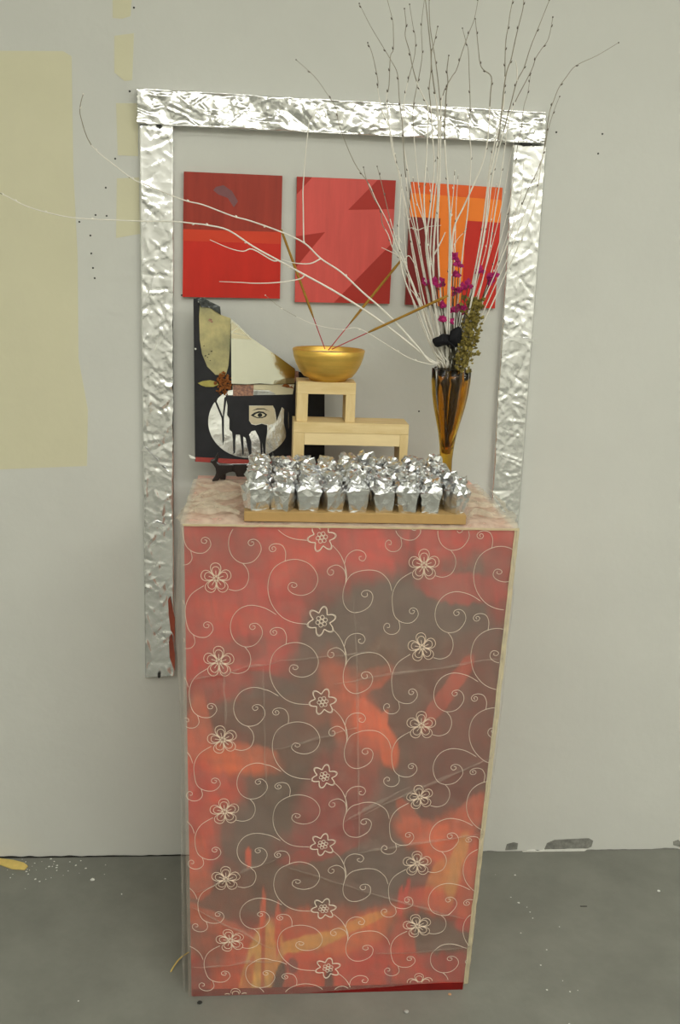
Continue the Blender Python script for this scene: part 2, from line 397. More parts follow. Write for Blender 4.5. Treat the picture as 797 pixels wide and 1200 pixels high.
# ------------------------------------------------------------------ plinth with painted front
ZT, YF, YB = 1.0213, -.5012, -.075
tl, tr_, bl, br = aty(215.5, 616.5, YF), aty(603.5, 620, YF), aty(224.5, 1169, YF), aty(542.5, 1157.5, YF)
BX0_, BX1_ = aty(286, 608, -.486).x, aty(546, 613, -.486).x
XL = lambda z: bl.x+(tl.x-bl.x)*z/ZT
XR = lambda z: br.x+(tr_.x-br.x)*z/ZT
plinth = thing('plinth', ((XL(0)+XR(0))/2, (YF+YB)/2, 0), 'tall plinth with a red and orange abstract front, against the wall', 'plinth')
g = G(); e = .004
g.add([(XL(0), YF+e, 0), (XR(0), YF+e, 0), (XR(0), YB, 0), (XL(0), YB, 0), (XL(ZT), YF+e, ZT), (XR(ZT), YF+e, ZT), (XR(ZT), YB, ZT), (XL(ZT), YB, ZT)],
      [(0, 3, 2, 1), (4, 5, 6, 7), (0, 1, 5, 4), (1, 2, 6, 5), (2, 3, 7, 6), (3, 0, 4, 7)])
m_ptop = material('plinth_body', lin((222, 180, 166)), .7, var=.08, vscale=7)
g.build('body', m_ptop, plinth)
# the abstract painting: strokes given as centre, half-lengths, angle, colour, softness
RED, BRN, GRY, ORG, YEL, MAR = (190, 44, 38), (98, 62, 52), (94, 76, 70), (222, 92, 44), (226, 168, 84), (132, 40, 34)
PNK, DK = (196, 60, 56), (44, 42, 42)
strokes = [ # px, py, half-w, half-h, deg, colour, strength
 (300, 690, 110, 90, 0, RED, 1), (230, 740, 40, 120, 0, RED, .9), (340, 740, 60, 60, 0, PNK, .8), (500, 640, 120, 42, 2, PNK, 1),
 (270, 640, 30, 26, 0, (150, 44, 38), .6), (350, 650, 24, 40, 10, (216, 70, 52), .55), (470, 650, 10, 40, -25, (120, 34, 34), .6), (482, 655, 4, 34, 0, (110, 40, 38), .6), (560, 660, 40, 36, 0, RED, .7), (440, 648, 24, 30, 0, (214, 60, 52), .6),
 (230, 650, 22, 30, 0, (150, 50, 44), .4), (270, 720, 40, 12, 20, (214, 70, 50), .5), (285, 760, 24, 14, -20, (120, 50, 44), .5),
 (470, 730, 90, 50, -8, GRY, 1), (560, 730, 60, 60, 0, GRY, .9), (390, 750, 40, 44, 20, GRY, .9), (530, 800, 60, 44, 0, BRN, .85), (590, 690, 18, 40, 0, (150, 46, 42), .9), (545, 690, 50, 14, 8, PNK, .6), (372, 690, 30, 24, 0, MAR, .5),
 (440, 790, 60, 30, 0, BRN, .7), (350, 860, 50, 80, 10, BRN, 1), (260, 830, 50, 30, 0, BRN, .9), (300, 800, 40, 14, 0, GRY, .7), (250, 795, 36, 22, 0, RED, .6),
 (370, 890, 60, 60, 0, BRN, .9), (330, 960, 40, 60, 0, (78, 56, 46), 1), (490, 860, 60, 60, 0, BRN, .9), (560, 860, 50, 90, 0, (112, 50, 42), .9), (520, 930, 44, 50, 0, (104, 44, 38), .9),
 (232, 885, 16, 60, 0, (214, 84, 46), .8), (262, 895, 48, 16, -6, ORG, 1), (300, 884, 18, 8, -8, (200, 90, 52), .8), (232, 960, 24, 60, 0, RED, .9), (258, 955, 20, 34, 12, (206, 66, 46), .9), (290, 985, 30, 34, 0, GRY, .8), (228, 1010, 14, 30, 0, (206, 74, 46), .9),
 (412, 830, 22, 60, -18, (196, 84, 54), .9), (445, 862, 12, 34, -24, (240, 98, 50), 1), (431, 850, 12, 30, -14, (234, 92, 50), .9), (450, 846, 4, 12, 6, (240, 104, 60), .9), (425, 800, 34, 12, -38, (206, 88, 56), .8), (440, 770, 16, 30, 30, (120, 84, 66), .5),
 (400, 950, 42, 50, 0, (150, 42, 40), .95), (388, 985, 50, 26, -10, (140, 44, 44), .9), (420, 900, 20, 30, 0, (150, 60, 48), .7), (380, 820, 18, 30, 20, (150, 74, 54), .5),
 (470, 950, 20, 40, -10, GRY, .8), (455, 985, 24, 40, -16, BRN, .8), (490, 975, 26, 16, 30, (214, 84, 46), .8), (520, 985, 26, 30, 20, (232, 96, 52), .95), (545, 965, 14, 30, 30, (206, 84, 52), .8), (480, 955, 8, 20, -30, (206, 80, 46), .7), (520, 820, 8, 36, 28, (190, 66, 48), .7), (540, 790, 8, 20, 28, (196, 70, 48), .7),
 (532, 1025, 9, 40, 10, (226, 150, 74), .85), (512, 1040, 10, 30, 12, (222, 128, 62), .8), (555, 1030, 14, 44, 6, (206, 80, 50), .85), (500, 1062, 30, 14, 0, (204, 66, 44), .8),
 (420, 1030, 60, 34, -6, GRY, .95), (340, 1040, 60, 30, -8, (98, 62, 48), .95), (250, 1050, 36, 24, -30, (112, 62, 48), .9), (240, 1075, 50, 10, 30, (206, 84, 46), .7), (380, 1065, 50, 16, -20, BRN, .8), (232, 1035, 14, 14, 0, (212, 84, 50), .7), (372, 1000, 40, 8, -16, (160, 48, 42), .7), (292, 1005, 3, 10, 0, (226, 80, 50), .9), (340, 1090, 60, 14, -20, (206, 84, 46), .8),
 (260, 1130, 46, 34, 0, (206, 72, 40), .95), (240, 1110, 20, 20, 20, (120, 60, 44), .7), (228, 1150, 14, 22, 0, (150, 40, 34), .9), (400, 1130, 80, 32, -4, (214, 72, 44), 1), (480, 1130, 70, 24, 0, (196, 52, 40), .95), (420, 1090, 50, 14, -20, (222, 100, 52), .9), (360, 1105, 40, 7, -20, (228, 160, 70), .85), (420, 1082, 30, 5, -22, (226, 146, 66), .8),
 (302, 1130, 12, 40, 12, (226, 164, 84), 1), (318, 1120, 10, 26, 4, (228, 150, 74), .95), (308, 1080, 2.5, 34, 0, (226, 84, 44), 1), (325, 1090, 2.5, 28, 0, (226, 80, 44), 1), (300, 1155, 14, 14, 0, YEL, .9), (308, 1130, 2, 40, 0, (190, 70, 36), .8), (290, 1150, 5, 26, 10, (200, 80, 40), .7),
 (326, 1150, 5, 18, 10, DK, .85), (385, 1150, 4, 14, 0, DK, .8), (342, 1134, 5, 8, 0, (90, 50, 60), .7), (470, 1060, 3, 18, 0, (226, 60, 48), .9), (477, 1048, 2, 16, 4, (220, 56, 46), .9),
 (505, 1095, 44, 20, 0, (92, 66, 56), .95), (560, 1080, 20, 10, 8, (190, 44, 40), .8), (535, 1130, 28, 14, 0, (160, 40, 36), .8), (455, 1145, 3, 12, 0, (120, 50, 60), .6), (470, 1115, 14, 30, 0, (210, 70, 46), .7)]
NX, NZ = 150, 250
sw = []
for (px, py, hw, hh, dg, c, s) in strokes:
    p0 = aty(px, py, YF); k = .00176*(p0-EYE).length/1.95
    sw.append((p0.x, p0.z, hw*k, hh*k*1.12, math.cos(math.radians(dg)), math.sin(math.radians(dg)), lin(tuple(q*.86+r_*.14 for q, r_ in zip(c, (96, 62, 54)))), s))
me = bpy.data.meshes.new('painted_front'); vs = []; cols = []
for i in range(NZ+1):
    z = ZT*i/NZ
    for j in range(NX+1):
        x = XL(z)+(XR(z)-XL(z))*j/NX; vs.append((x, YF, z))
        dx = .022*noise.noise(V((x*9, z*7, 1)))+.009*noise.noise(V((x*52, z*17, 4))); dz = .03*noise.noise(V((x*8, z*6, 9)))+.014*noise.noise(V((x*80+z*12, z*12, 2)))
        c = list(lin((128, 52, 44)))
        for (sx, sz, a, b2, cs, sn, cc, st) in sw:
            ux, uz = x+dx-sx, z+dz-sz
            if abs(ux) > .35 or abs(uz) > .35: continue
            kk = min(1, min(a, b2)/.05)*.92+.08; ux, uz = x+dx*kk-sx, z+dz*kk-sz; p_, q_ = (ux*cs-uz*sn)/a, (ux*sn+uz*cs)/b2
            d2 = p_*p_+q_*q_
            if d2 < 1.9:
                lo = .7 if a > .03 and b2 > .03 else .95
                wgt = st*(1 if d2 < lo else max(0, 1-((d2-lo)/(1.9-lo if lo < .8 else .55)))**1.3)
                for k in range(3): c[k] += (cc[k]-c[k])*wgt
        n1 = 1+.26*noise.noise(V((x*150+z*30, z*14-x*10, 6)))+.2*noise.noise(V((x*24+z*20, z*60, 3)))+.16*noise.noise(V((x*12, z*9, 8)))
        cols += [max(0, c[0]*n1), max(0, c[1]*n1), max(0, c[2]*n1), 1]
nv = len(vs)
vs += [(v[0], YF+e, v[2]) for v in ((XL(0), 0, 0), (XR(0), 0, 0), (XR(ZT), 0, ZT), (XL(ZT), 0, ZT))]
fs = [(i*(NX+1)+j, i*(NX+1)+j+1, (i+1)*(NX+1)+j+1, (i+1)*(NX+1)+j) for i in range(NZ) for j in range(NX)]
fs.append((nv+3, nv+2, nv+1, nv))
me.from_pydata(vs, [], fs); at_ = me.color_attributes.new('paint', 'FLOAT_COLOR', 'POINT'); at_.data.foreach_set('color', cols+[.3, .1, .08, 1]*4)
link('painted_front', me, m_paint, plinth)
G().box((XL(0)+.002, YF-.002, .0005), (XR(0)-.001, YF-.0001, .016)).build('bottom_edge', m_redge, plinth)['label'] = 'dark red strip along the foot of the plinth'

# ------------------------------------------------------------------ embroidered sheer cloth
cloth = thing('sheer_cloth', ((XL(0)+XR(0))/2, YF-.004, 0), 'sheer cream cloth embroidered with swirls and flowers, draped over the plinth', 'cloth')
def yw(x, z):
    t = max(0, min(1, (ZT-z)/.25))
    return YF-.0035-t*(.0022+.0018*noise.noise(V((x*7, z*5, 2)))+.0012*noise.noise(V((x*26, z*10, 8))))
def yfold(x, z):
    d = 0
    for (ax, az, bx, bz, hgt, wd) in folds:
        vx, vz = bx-ax, bz-az; L2 = vx*vx+vz*vz; t = ((x-ax)*vx+(z-az)*vz)/L2
        if -.02 < t < 1.02:
            dist = abs((x-ax)*vz-(z-az)*vx)/math.sqrt(L2)
            d += hgt*math.exp(-(dist/wd)**2)*min(1, 8*max(0, min(t+.02, 1.02-t)))
    return d
folds = []
for (a, b2, hgt) in (((222, 795), (330, 772), .003), ((330, 772), (440, 762), .002), ((320, 876), (420, 850), .003), ((226, 1131), (330, 1122), .004), ((226, 1045), (330, 1000), .003),
                     ((330, 1010), (420, 1040), .003), ((420, 1040), (545, 1075), .004), ((410, 958), (590, 880), .003), ((410, 998), (570, 975), .0025), ((440, 1115), (560, 1105), .003),
                     ((309, 780), (312, 940), .002), ((262, 770), (266, 860), .002), ((415, 700), (420, 1000), .002), ((395, 965), (480, 920), .0025), ((225, 1060), (320, 1110), .002), ((390, 800), (590, 770), .002)):
    p0, p1 = aty(*a, YF), aty(*b2, YF); folds.append((p0.x, p0.z, p1.x, p1.z, hgt, .006))
zb = lambda x: .003+.020*max(0, min(1, (x-.1)/.3))
def front(u, v):
    z0 = zb(XL(0)+(XR(0)-XL(0))*u); z = z0+(ZT+.003-z0)*v
    x = XL(z)-.006+(XR(z)-XL(z)+.011)*u
    return (x, yw(x, z)-yfold(x, z), z)
G().grid(110, 160, front).build('front_panel', m_sheer, cloth, True)
for (ax, az, bx, bz, hgt, wd) in folds:
    g = G(); d = V((bx-ax, 0, bz-az)); nrm = V((-d.z, 0, d.x)).normalized()
    def cf(u, v):
        p = V((ax, 0, az))+d*u+nrm*(.006*noise.noise(V((u*4, ax*9, 1)))+(v-.5)*.006*(.25+math.sin(u*math.pi))*(.7+.6*noise.noise(V((u*9, az*9, 3)))))
        p.x = max(XL(p.z)-.003, min(XR(p.z)+.003, p.x))
        return (p.x, yw(p.x, p.z)-yfold(p.x, p.z)-.0006-.0012*math.sin(v*math.pi), p.z)
    g.grid(24, 3, cf).build('crease', m_sheer, cloth, True)
YC = -.135
def topf(u, v):
    x = XL(ZT)-.006+(XR(ZT)-XL(ZT)+.014)*u; y = YF-.004+(YC-YF+.01*math.sin(u*7))*v
    ed = min(u, 1-u, .12)/.12
    wx_ = x+.03*noise.noise(V((x*8, y*8, 1))); h = .002+.012*abs(noise.noise(V((wx_*9+y*13, y*10-x*7, 3))))+.007*abs(noise.noise(V((wx_*16-y*22, y*12+x*9, 5))))
    if -.035 < x < .40 and y < -.2: h = .002
    if v < .05: h *= v/.05
    return (x, y, ZT+.0012+h)
G().grid(90, 70, topf).build('top_panel', m_sheer2, cloth, True)
def sidef(sgn):
    def fn(u, v):          # u along depth from the front, v from the top down
        y = YF-.003+(YC-YF)*u; z = (ZT+.003)*(1-v)+.004*v
        base = XL(z) if sgn < 0 else XR(z)
        fl = .004+.012*math.sin(min(1, v*5)*math.pi/2)+.006*noise.noise(V((y*9, z*3, sgn*4)))+.003*noise.noise(V((y*40, z*7, sgn)))
        fl *= (.75 if u < .02 else 1)
        return (base+sgn*fl, y+.006*noise.noise(V((z*4, sgn, 2))), z)
    return fn
G().grid(30, 90, sidef(-1)).build('side_panel', m_sheer3, cloth, True)
G().grid(30, 90, sidef(1)).build('side_panel', m_sheer3, cloth, True)
def hemf(u, v):
    z = .018+(ZT-.014)*v; wv = .0015*noise.noise(V((z*18, 1, 3)))+.001*noise.noise(V((z*60, 1, 3)))
    x0 = XR(z)-.002+wv; return (x0+.0105*u, yw(x0, z)-.002+.004*u+.001*math.sin(u*6), z)
G().grid(5, 120, hemf).build('hem', m_hem, cloth, True)['label'] = 'thick cream hem down the right edge'
def hem2(u, v):
    x = XL(ZT)-.002+(XR(ZT)-XL(ZT)+.008)*u; return (x, YF-.0045-.001*v, ZT+.0035-.004*v+.0012*noise.noise(V((x*30, 2, 2))))
G().grid(80, 2, hem2).build('hem', m_hem, cloth, True)
# loose corners of cloth that stick out beside the plinth
def cornerf(px0, px1, px2, y0, y1, y2):
    a, b2, c = aty(*px0, y0), aty(*px1, y1), aty(*px2, y2)
    def fn(u, v):
        p = a.lerp(b2, u).lerp(c, v); k = V((p.x*40, p.y*40, p.z*40))
        return p+V((noise.noise(k), noise.noise(k+V((3, 3, 3))), noise.noise(k+V((7, 1, 3)))))*.006
    return fn
G().grid(12, 12, cornerf((238, 562), (216, 617), (207, 606), YC, YF, YF+.12)).build('loose_corner', m_sheer2, cloth, True)
G().grid(12, 12, cornerf((572, 570), (606, 620), (604, 604), YC, YF, YF+.1)).build('loose_corner', m_sheer2, cloth, True)
rt_ = random.Random(21)
def topfold(pts, wd):
    pts = smoothpath([V((x, y, ZT+.012)) for x, y in pts], 6); n = len(pts)-1; g = G()
    def f(u, v):
        i = min(n-1, int(u*n)); t = u*n-i; p = pts[i].lerp(pts[i+1], t); d = (pts[i+1]-pts[i]).normalized(); nr = V((-d.y, d.x, 0))
        return p+nr*wd*(v-.5)*(.3+math.sin(u*math.pi))+V((0, 0, .006*math.sin(v*math.pi)*(.3+math.sin(u*math.pi))-.003))
    g.grid(26, 6, f).build('fold', m_sheer2, cloth, True)
for i in range(15):
    if i < 8: x0, x1, y0 = XL(ZT)+.004, BX0_-.008, rt_.uniform(-.47, -.17)
    else: x0, x1, y0 = BX1_+.008, XR(ZT)-.002, rt_.uniform(-.47, -.2)
    dy = rt_.uniform(-.05, .05); m_ = rt_.uniform(-.03, .03)
    topfold([(x0, max(-.49, min(-.15, y0+dy))), ((x0*2+x1)/3, y0+m_), ((x0+2*x1)/3, y0-m_*.5), (x1, max(-.49, min(-.15, y0-dy)))], rt_.uniform(.008, .02))
# embroidery: one repeat traced, then carried up and down the cloth
stars = [aty(x, y, YF) for x, y in ((377, 628), (376.6, 725.5), (378, 820), (380, 907), (378, 987), (379, 1062), (384, 1131))]
sz = [p.z for p in stars]; sx_ = [p.x for p in stars]
def pos(j):                        # fractional row -> star position
    k = max(0, min(5, int(math.floor(j)))); t = j-k
    return sx_[k]+(sx_[k+1]-sx_[k])*t, sz[k]+(sz[k+1]-sz[k])*t
def row(z):
    for k in range(6):
        if z >= sz[k+1] or k == 5: return k+(z-sz[k])/(sz[k+1]-sz[k])
def uj(px, py):
    p = aty(px, py, YF); j = row(p.z); return p.x-pos(j)[0], j
c1 = lambda L_: [uj(200+x/3.623, 550+y/3.623) for x, y in L_]
c2 = lambda L_: [uj(400+x/3.623, 550+y/3.623) for x, y in L_]
def curl(cx, cy, r, a0, turns, crop, sgn=1):
    return crop([(cx+r*(1-.82*k/(10*turns))*math.cos(a0+sgn*k*.628), cy+r*(1-.82*k/(10*turns))*math.sin(a0+sgn*k*.628)) for k in range(int(10*turns)+1)])
vines = [c1([(578, 652), (520, 645), (470, 620), (430, 570), (413, 510), (420, 450), (445, 410), (490, 385), (540, 380), (590, 400), (620, 440), (622, 480), (600, 515), (560, 531), (522, 525), (500, 507), (500, 488), (512, 477), (530, 480), (536, 490), (526, 498), (514, 494), (516, 486)]),
 c1([(486, 386), (488, 350), (475, 322), (450, 313), (428, 318), (418, 332), (426, 345), (440, 345), (447, 334), (438, 325), (429, 331), (435, 338)]),
 c1([(448, 612), (400, 585), (340, 573), (290, 590), (260, 630), (255, 680), (275, 725), (315, 748), (360, 738), (388, 700), (385, 668), (365, 650), (343, 652), (335, 664), (345, 676), (358, 670), (357, 660), (348, 660)]),
 c1([(315, 748), (335, 775), (340, 810), (325, 845), (290, 860), (258, 854)]),
 c1([(142, 490), (90, 525), (65, 575), (65, 630), (80, 680), (115, 705), (155, 705), (180, 678), (175, 652), (157, 642), (142, 650), (144, 664), (158, 667), (164, 656), (154, 652)]),
 c1([(98, 698), (104, 730), (88, 752), (60, 755), (38, 740), (34, 720), (46, 708), (58, 714), (58, 726), (48, 726)]),
 c1([(685, 672), (715, 705), (735, 745), (742, 790), (742, 820)]),
 c1([(744, 812), (735, 772), (705, 752), (675, 762), (665, 780), (676, 794), (690, 788), (690, 774), (680, 772)]),
 c2([(12, 745), (18, 720), (35, 700), (60, 690), (88, 697), (100, 716), (90, 734), (74, 730), (72, 718), (82, 716)]),
 c2([(213, 512), (200, 470), (160, 432), (100, 425), (40, 445), (10, 500), (8, 560), (35, 598), (80, 600), (120, 575), (133, 535), (118, 512), (94, 512), (84, 526), (96, 538), (110, 532), (108, 520)]),
 c2([(0, 368), (16, 410), (22, 450), (16, 480)])]
GU = (lambda a, b2: (b2[0]-a[0], b2[1]-a[1]))(uj(253.5, 677), uj(496.5, 661.5))
s_c = uj(376.6, 726.6); f_c = uj(253.5, 677)
def put(u, j, lift=.0008):
    x0, z = pos(j); x = x0+u
    ok = XL(z)-.004 < x < XR(z)+.001 and zb(x)+.004 < z < ZT-.001
    return V((x, yw(x, z)-yfold(x, z)-lift, z)) if ok else None
def stitch(g, pts, r, di, dj):
    run = []
    for u, j in pts+[None] if False else list(pts)+[(None, None)]:
        p = put(u+di*GU[0], j+di*GU[1]+dj) if u is not None else None
        if p is None:
            if len(run) > 2: g.tube(run, r, 4)
            run = []
        else: run.append(p)
vine_pts = [[tuple(q)[:2] for q in smoothpath([(a, b2, 0) for a, b2 in v], 4)] for v in vines]
def flower_lines(kind, cu, cj, R0, rot):
    out = []; js = 1/.155
    def P_(x, z): return (cu+x, cj-z*js)
    if kind == 'star':
        k = 6
        for rr, nn in ((1, 60),):
            for off in (1, .93):
                out.append([P_(*( (R0*off*(.58+.42*abs(math.cos(k*(a-rot)/2))**1.6))*q for q in (math.cos(a), math.sin(a)))) for a in [2*math.pi*i/nn for i in range(nn+1)]])
        for i in range(6):
            a = rot+i*math.pi/3; c_ = (R0*.27*math.cos(a), R0*.27*math.sin(a))
            out.append([P_(c_[0]+R0*.13*math.cos(t*.785), c_[1]+R0*.13*math.sin(t*.785)) for t in range(9)])
        out.append([P_(R0*.12*math.cos(t*.785), R0*.12*math.sin(t*.785)) for t in range(9)])
    else:
        for i in range(5):
            a = rot+i*2*math.pi/5
            for sc in (1, .72):
                pts = []
                for t in range(21):
                    s = t/20*2*math.pi; l = R0*(.16+.42*sc*(1-math.cos(s))); wd = R0*.33*sc*math.sin(s)*(1-.25*math.cos(s))
                    pts.append(P_(l*math.cos(a)-wd*math.sin(a), l*math.sin(a)+wd*math.cos(a)))
                out.append(pts)
            out.append([P_(R0*.05*math.cos(a), R0*.05*math.sin(a)), P_(R0*.3*math.cos(a), R0*.3*math.sin(a)), P_(R0*.5*math.cos(a), R0*.5*math.sin(a))])
        out.append([P_(R0*.14*math.cos(t*.785), R0*.14*math.sin(t*.785)) for t in range(9)])
    return out
for di in (-1, 0, 1):
    for dj in range(-2, 8):
        g = G()
        for v in vine_pts: stitch(g, v, .00052, di, dj)
        if g.f: g.build('embroidered_vine', m_thread, cloth)
        rr = random.Random(dj*7+di)
        for kind, (cu, cj), R0, nm in (('star', s_c, .0285, 'embroidered_star_flower'), ('five', f_c, .0295, 'embroidered_flower')):
            g = G()
            for ln in flower_lines(kind, cu, cj, R0*rr.uniform(.93, 1.03), rr.uniform(-.12, .12)+(.4 if kind == 'five' else .25)):
                stitch(g, ln, .00060, di, dj)
            if g.f: g.build(nm, m_threadp if kind == 'five' else m_thread, cloth)

# ------------------------------------------------------------------ fibreboard tray and foil packages
ZC = ZT+.0045                              # top of the cloth under the board
ybf, ybb = -.486, -.232
BX0, BX1 = aty(286, 608, ybf).x, aty(546, 613, ybf).x
ZB = ZC+.0185
bd = G().box((BX0, ybf, ZC), (BX1, ybb, ZB)).build('fibreboard', m_mdf)
md = bd.modifiers.new('bevel', 'BEVEL'); md.width = .0008; md.segments = 1
tag(bd, 'flat tan fibreboard under the foil packages on the plinth', 'board')
def package_mesh(seed):
    r = random.Random(seed); g = G(); n = 16
    lv = [(0, .0170, .6), (.003, .0176, .55), (.015, .0196, .6), (.027, .0214, .7), (.036, .0226, .8), (.042, .0214, .9), (.046, .0165, 1), (.050, .0160, 1), (.056, .0190, 1), (.061, .0150, 1), (.0585, .004, 1)]
    wx, wy = r.uniform(.86, 1.08), r.uniform(.8, 1.0)
    lean = V((r.uniform(-.006, .006), r.uniform(-.004, .004)))
    for i, (z, rad, rd) in enumerate(lv):
        for j in range(n):
            a = 2*math.pi*(j+.5*(i % 2) if i > 4 else j)/n+math.pi/4
            ex = 9 if i < 5 else 2.6
            sq = 1/((abs(math.cos(a))**ex+abs(math.sin(a))**ex)**(1/ex))
            jit = .0006 if i < 1 else (.0011 if i < 4 else (.0018 if i == 4 else .0032))
            k = rad*sq
            g.v.append(V((k*math.cos(a)*wx+r.uniform(-jit, jit)+lean.x*z/.06, k*math.sin(a)*wy+r.uniform(-jit, jit)+lean.y*z/.06, max(0, z+(r.uniform(-jit, jit)*1.3 if i else 0)))))
    for i in range(len(lv)-1):
        for j in range(n):
            q = (i*n+j, i*n+(j+1) % n, (i+1)*n+(j+1) % n, (i+1)*n+j)
            if r.random() < .5: g.f += [(q[0], q[1], q[2]), (q[0], q[2], q[3])]
            else: g.f += [(q[0], q[1], q[3]), (q[1], q[2], q[3])]
    g.f.append(tuple(range(n-1, -1, -1))); g.f.append(tuple((len(lv)-1)*n+j for j in range(n)))
    o = g.build('foil_package', m_foil2); return o
protos = [package_mesh(s) for s in range(12)]
used = set()
fx = [300.5, 331, 360.5, 389, 417, 448, 478, 504, 533]
ORD = ['first', 'second', 'third', 'fourth', 'fifth', 'sixth', 'seventh', 'eighth', 'ninth']
ROWS = ['front row', 'second row', 'middle row', 'fourth row', 'back row']
ry = [-.461, -.409, -.360, -.311, -.2615]
pr = random.Random(5)
frot = [.45, -.5, .05, .3, .12, .04, -.28, -.2, .5]
for k, y in enumerate(ry):
    for i in range(9):
        if k == 0: x = aty(fx[i], 603, y).x; rz = frot[i]
        else: x = BX0+.028+(BX1-BX0-.056)*i/8+pr.uniform(-.004, .004)+(.004 if k % 2 else -.002); rz = pr.uniform(-.5, .5)
        q = (k*9+i*5) % 12
        if q not in used: o = protos[q]; used.add(q)
        else: o = protos[q].copy(); C.objects.link(o)
        o.location = (x, y+(pr.uniform(-.003, .003) if k else 0), ZB); o.rotation_euler = (0, 0, rz+pr.choice((0, 1, 2, 3))*math.pi/2)
        s = pr.uniform(.94, 1.02); o.scale = (s*1.03, s*1.03, s*pr.uniform(1.0, 1.18))
        if k == 0: o.scale = (1.08, 1.0, pr.uniform(1.05, 1.16))
        tag(o, f'silver foil package, {ORD[i]} from the left in the {ROWS[k]} on the board', 'package', 'foil wrapped packages on the fibreboard')
for q in range(12):
    if q not in used: bpy.data.objects.remove(protos[q])

# ------------------------------------------------------------------ pine blocks
def bevel(o, w_=.0008):
    m = o.modifiers.new('bevel', 'BEVEL'); m.width = w_; m.segments = 2; return o
yb0, yb1 = -.205, -.125
A = aty(344, 494.5, yb0); B = aty(479.5, 497.5, yb0); zt2 = (A.z+B.z)/2; x0, x1 = A.x, B.x
zl = zt2-.0225; lw = aty(356.5, 520, yb0).x-x0
bench = thing('wooden_bench_stand', ((x0+x1)/2, (yb0+yb1)/2, ZC), 'long low pine bench stand holding the smaller pine stand, behind the packages', 'stand')
bevel(G().box((x0, yb0, zl), (x1, yb1, zt2)).build('top_rail', m_pine, bench))
bevel(G().box((x0, yb0, ZC), (x0+lw, yb1, zl)).build('leg', m_pinev, bench))
bevel(G().box((x1-.018, yb0, ZC), (x1, yb1, zl)).build('leg', m_pinev, bench))
bevel(G().box((x0+lw, yb0+.0012, zl-.026), (x1-.018, yb0+.034, zl)).build('apron', m_pale, bench))
ya0, ya1 = -.195, -.12
A = aty(348.5, 447, ya0); B = aty(417.5, 449, ya0); zs = (A.z+B.z)/2; x0, x1 = A.x, B.x
st = thing('wooden_arch_stand', ((x0+x1)/2, (ya0+ya1)/2, zt2), 'small pine arch stand carrying the gold bowl', 'stand')
bevel(G().box((x0, ya0, zs-.0255), (x1, ya1, zs)).build('top_rail', m_pine, st))
bevel(G().box((x0, ya0, zt2), (x0+.0235, ya1, zs-.0255)).build('leg', m_pinev, st))
bevel(G().box((x1-.0205, ya0, zt2), (x1, ya1, zs-.0255)).build('leg', m_pinev, st))

# ------------------------------------------------------------------ gold bowl with incense
yc = -.158
bc = aty(384, 449, yc); bc.z = zs
rim_r = (aty(426.5, 410, yc).x-aty(341.5, 410, yc).x)/2
zr = aty(384, 409.5, yc).z-zs
prof = [(0, .0), (.50, .0), (.53, .004), (.56, .006), (.68, .14*zr), (.80, .32*zr), (.90, .55*zr), (.965, .78*zr), (1.0, zr), (.985, zr+.0012), (.965, zr-.0005), (.92, .75*zr), (.84, .52*zr), (.70, .3*zr), (.4, .2*zr), (0, .2*zr)]
prof = [(r*rim_r if r else .0001, z) for r, z in prof]
bowl = thing('gold_bowl', bc, 'shiny gold bowl with three incense sticks standing in it', 'bowl')
G().lathe(prof, bc, 56).build('shell', m_gold, bowl, True)
g = G(); zash = zs+zr*.80
g.lathe([(.955*rim_r*(1-k/8)+.0001, (.004*(k > 0)+.003*R.random())*(k > 0)) for k in range(9)], V((bc.x, bc.y, zash)), 30)
o = g.build('ash', m_ash, bowl, True)
foot = V((bc.x, bc.y, zash))
def incense(tip, mid, base, ytip, label):
    b0 = aty(*base, yc-.01); b0.z = max(b0.z-.004, zash)
    t1 = aty(*tip, ytip); m1 = aty(*mid, yc)
    # put mid on the line base-tip nearest its pixel
    L_ = t1-b0; k = max(.1, min(.6, (m1-b0).dot(L_)/L_.length_squared)); m1 = b0+L_*k
    o = thing('incense_stick', b0, label, 'incense', 'incense sticks in the gold bowl')
    G().tube([b0, m1+L_*.01], .0011, 6).build('bare_stick', m_redstick, o)
    n = 9; pts = [m1.lerp(t1, i/n) for i in range(n+1)]
    G().tube(pts, [.0014]+[.0027+R.uniform(-.0003, .0003) for _ in range(n-1)]+[.0022], 8).build('incense_coating', m_incense, o, True)
incense((329.5, 269), (361, 374), (381, 407), -.10, 'incense stick leaning left over the gap beside the scarlet painting')
incense((470, 305), (415, 381), (385, 408), -.09, 'incense stick leaning right across the salmon painting')
incense((525, 346.5), (433, 389), (389, 407), -.235, 'lowest incense stick, leaning far right towards the magenta flowers')

# ------------------------------------------------------------------ collage on its easel
py0 = aty(229, 541, -.112); PN = V((.15, -1, .09)).normalized(); PM = V((.19, -1, .12)).normalized()
def onp(px, py, lift=0): return cast(px, py, py0, PN)+PN*lift
def k1(L_): return [(220+x/5.693, 340+y/5.693) for x, y in L_]
def k2(L_): return [(220+x/4.428, 450+y/4.428) for x, y in L_]
col = thing('collage_board', (onp(300, 545).x, py0.y, py0.z), 'black collage board with mirror pieces and a painted eye, on the dark easel', 'artwork')
def piece(name, px, lift, mat, t=.0012, label=None, parent=None):
    q = G().prism([onp(x, y, lift) for x, y in px], PN*t).build(name, mat, col)
    if parent: q.parent = parent
    return tag(q, label)
piece('backing_board', [(227, 350), (235, 348.5), (258, 360), (259, 371), (345, 434), (380.5, 444), (380.5, 549.5), (229, 541)], -.011, m_black, .011)
piece('red_strip', [(229, 535.5), (380.3, 543.5), (380.4, 549.4), (229.1, 541)], .0001, m_collred, .001, 'red painted band along the lower edge')
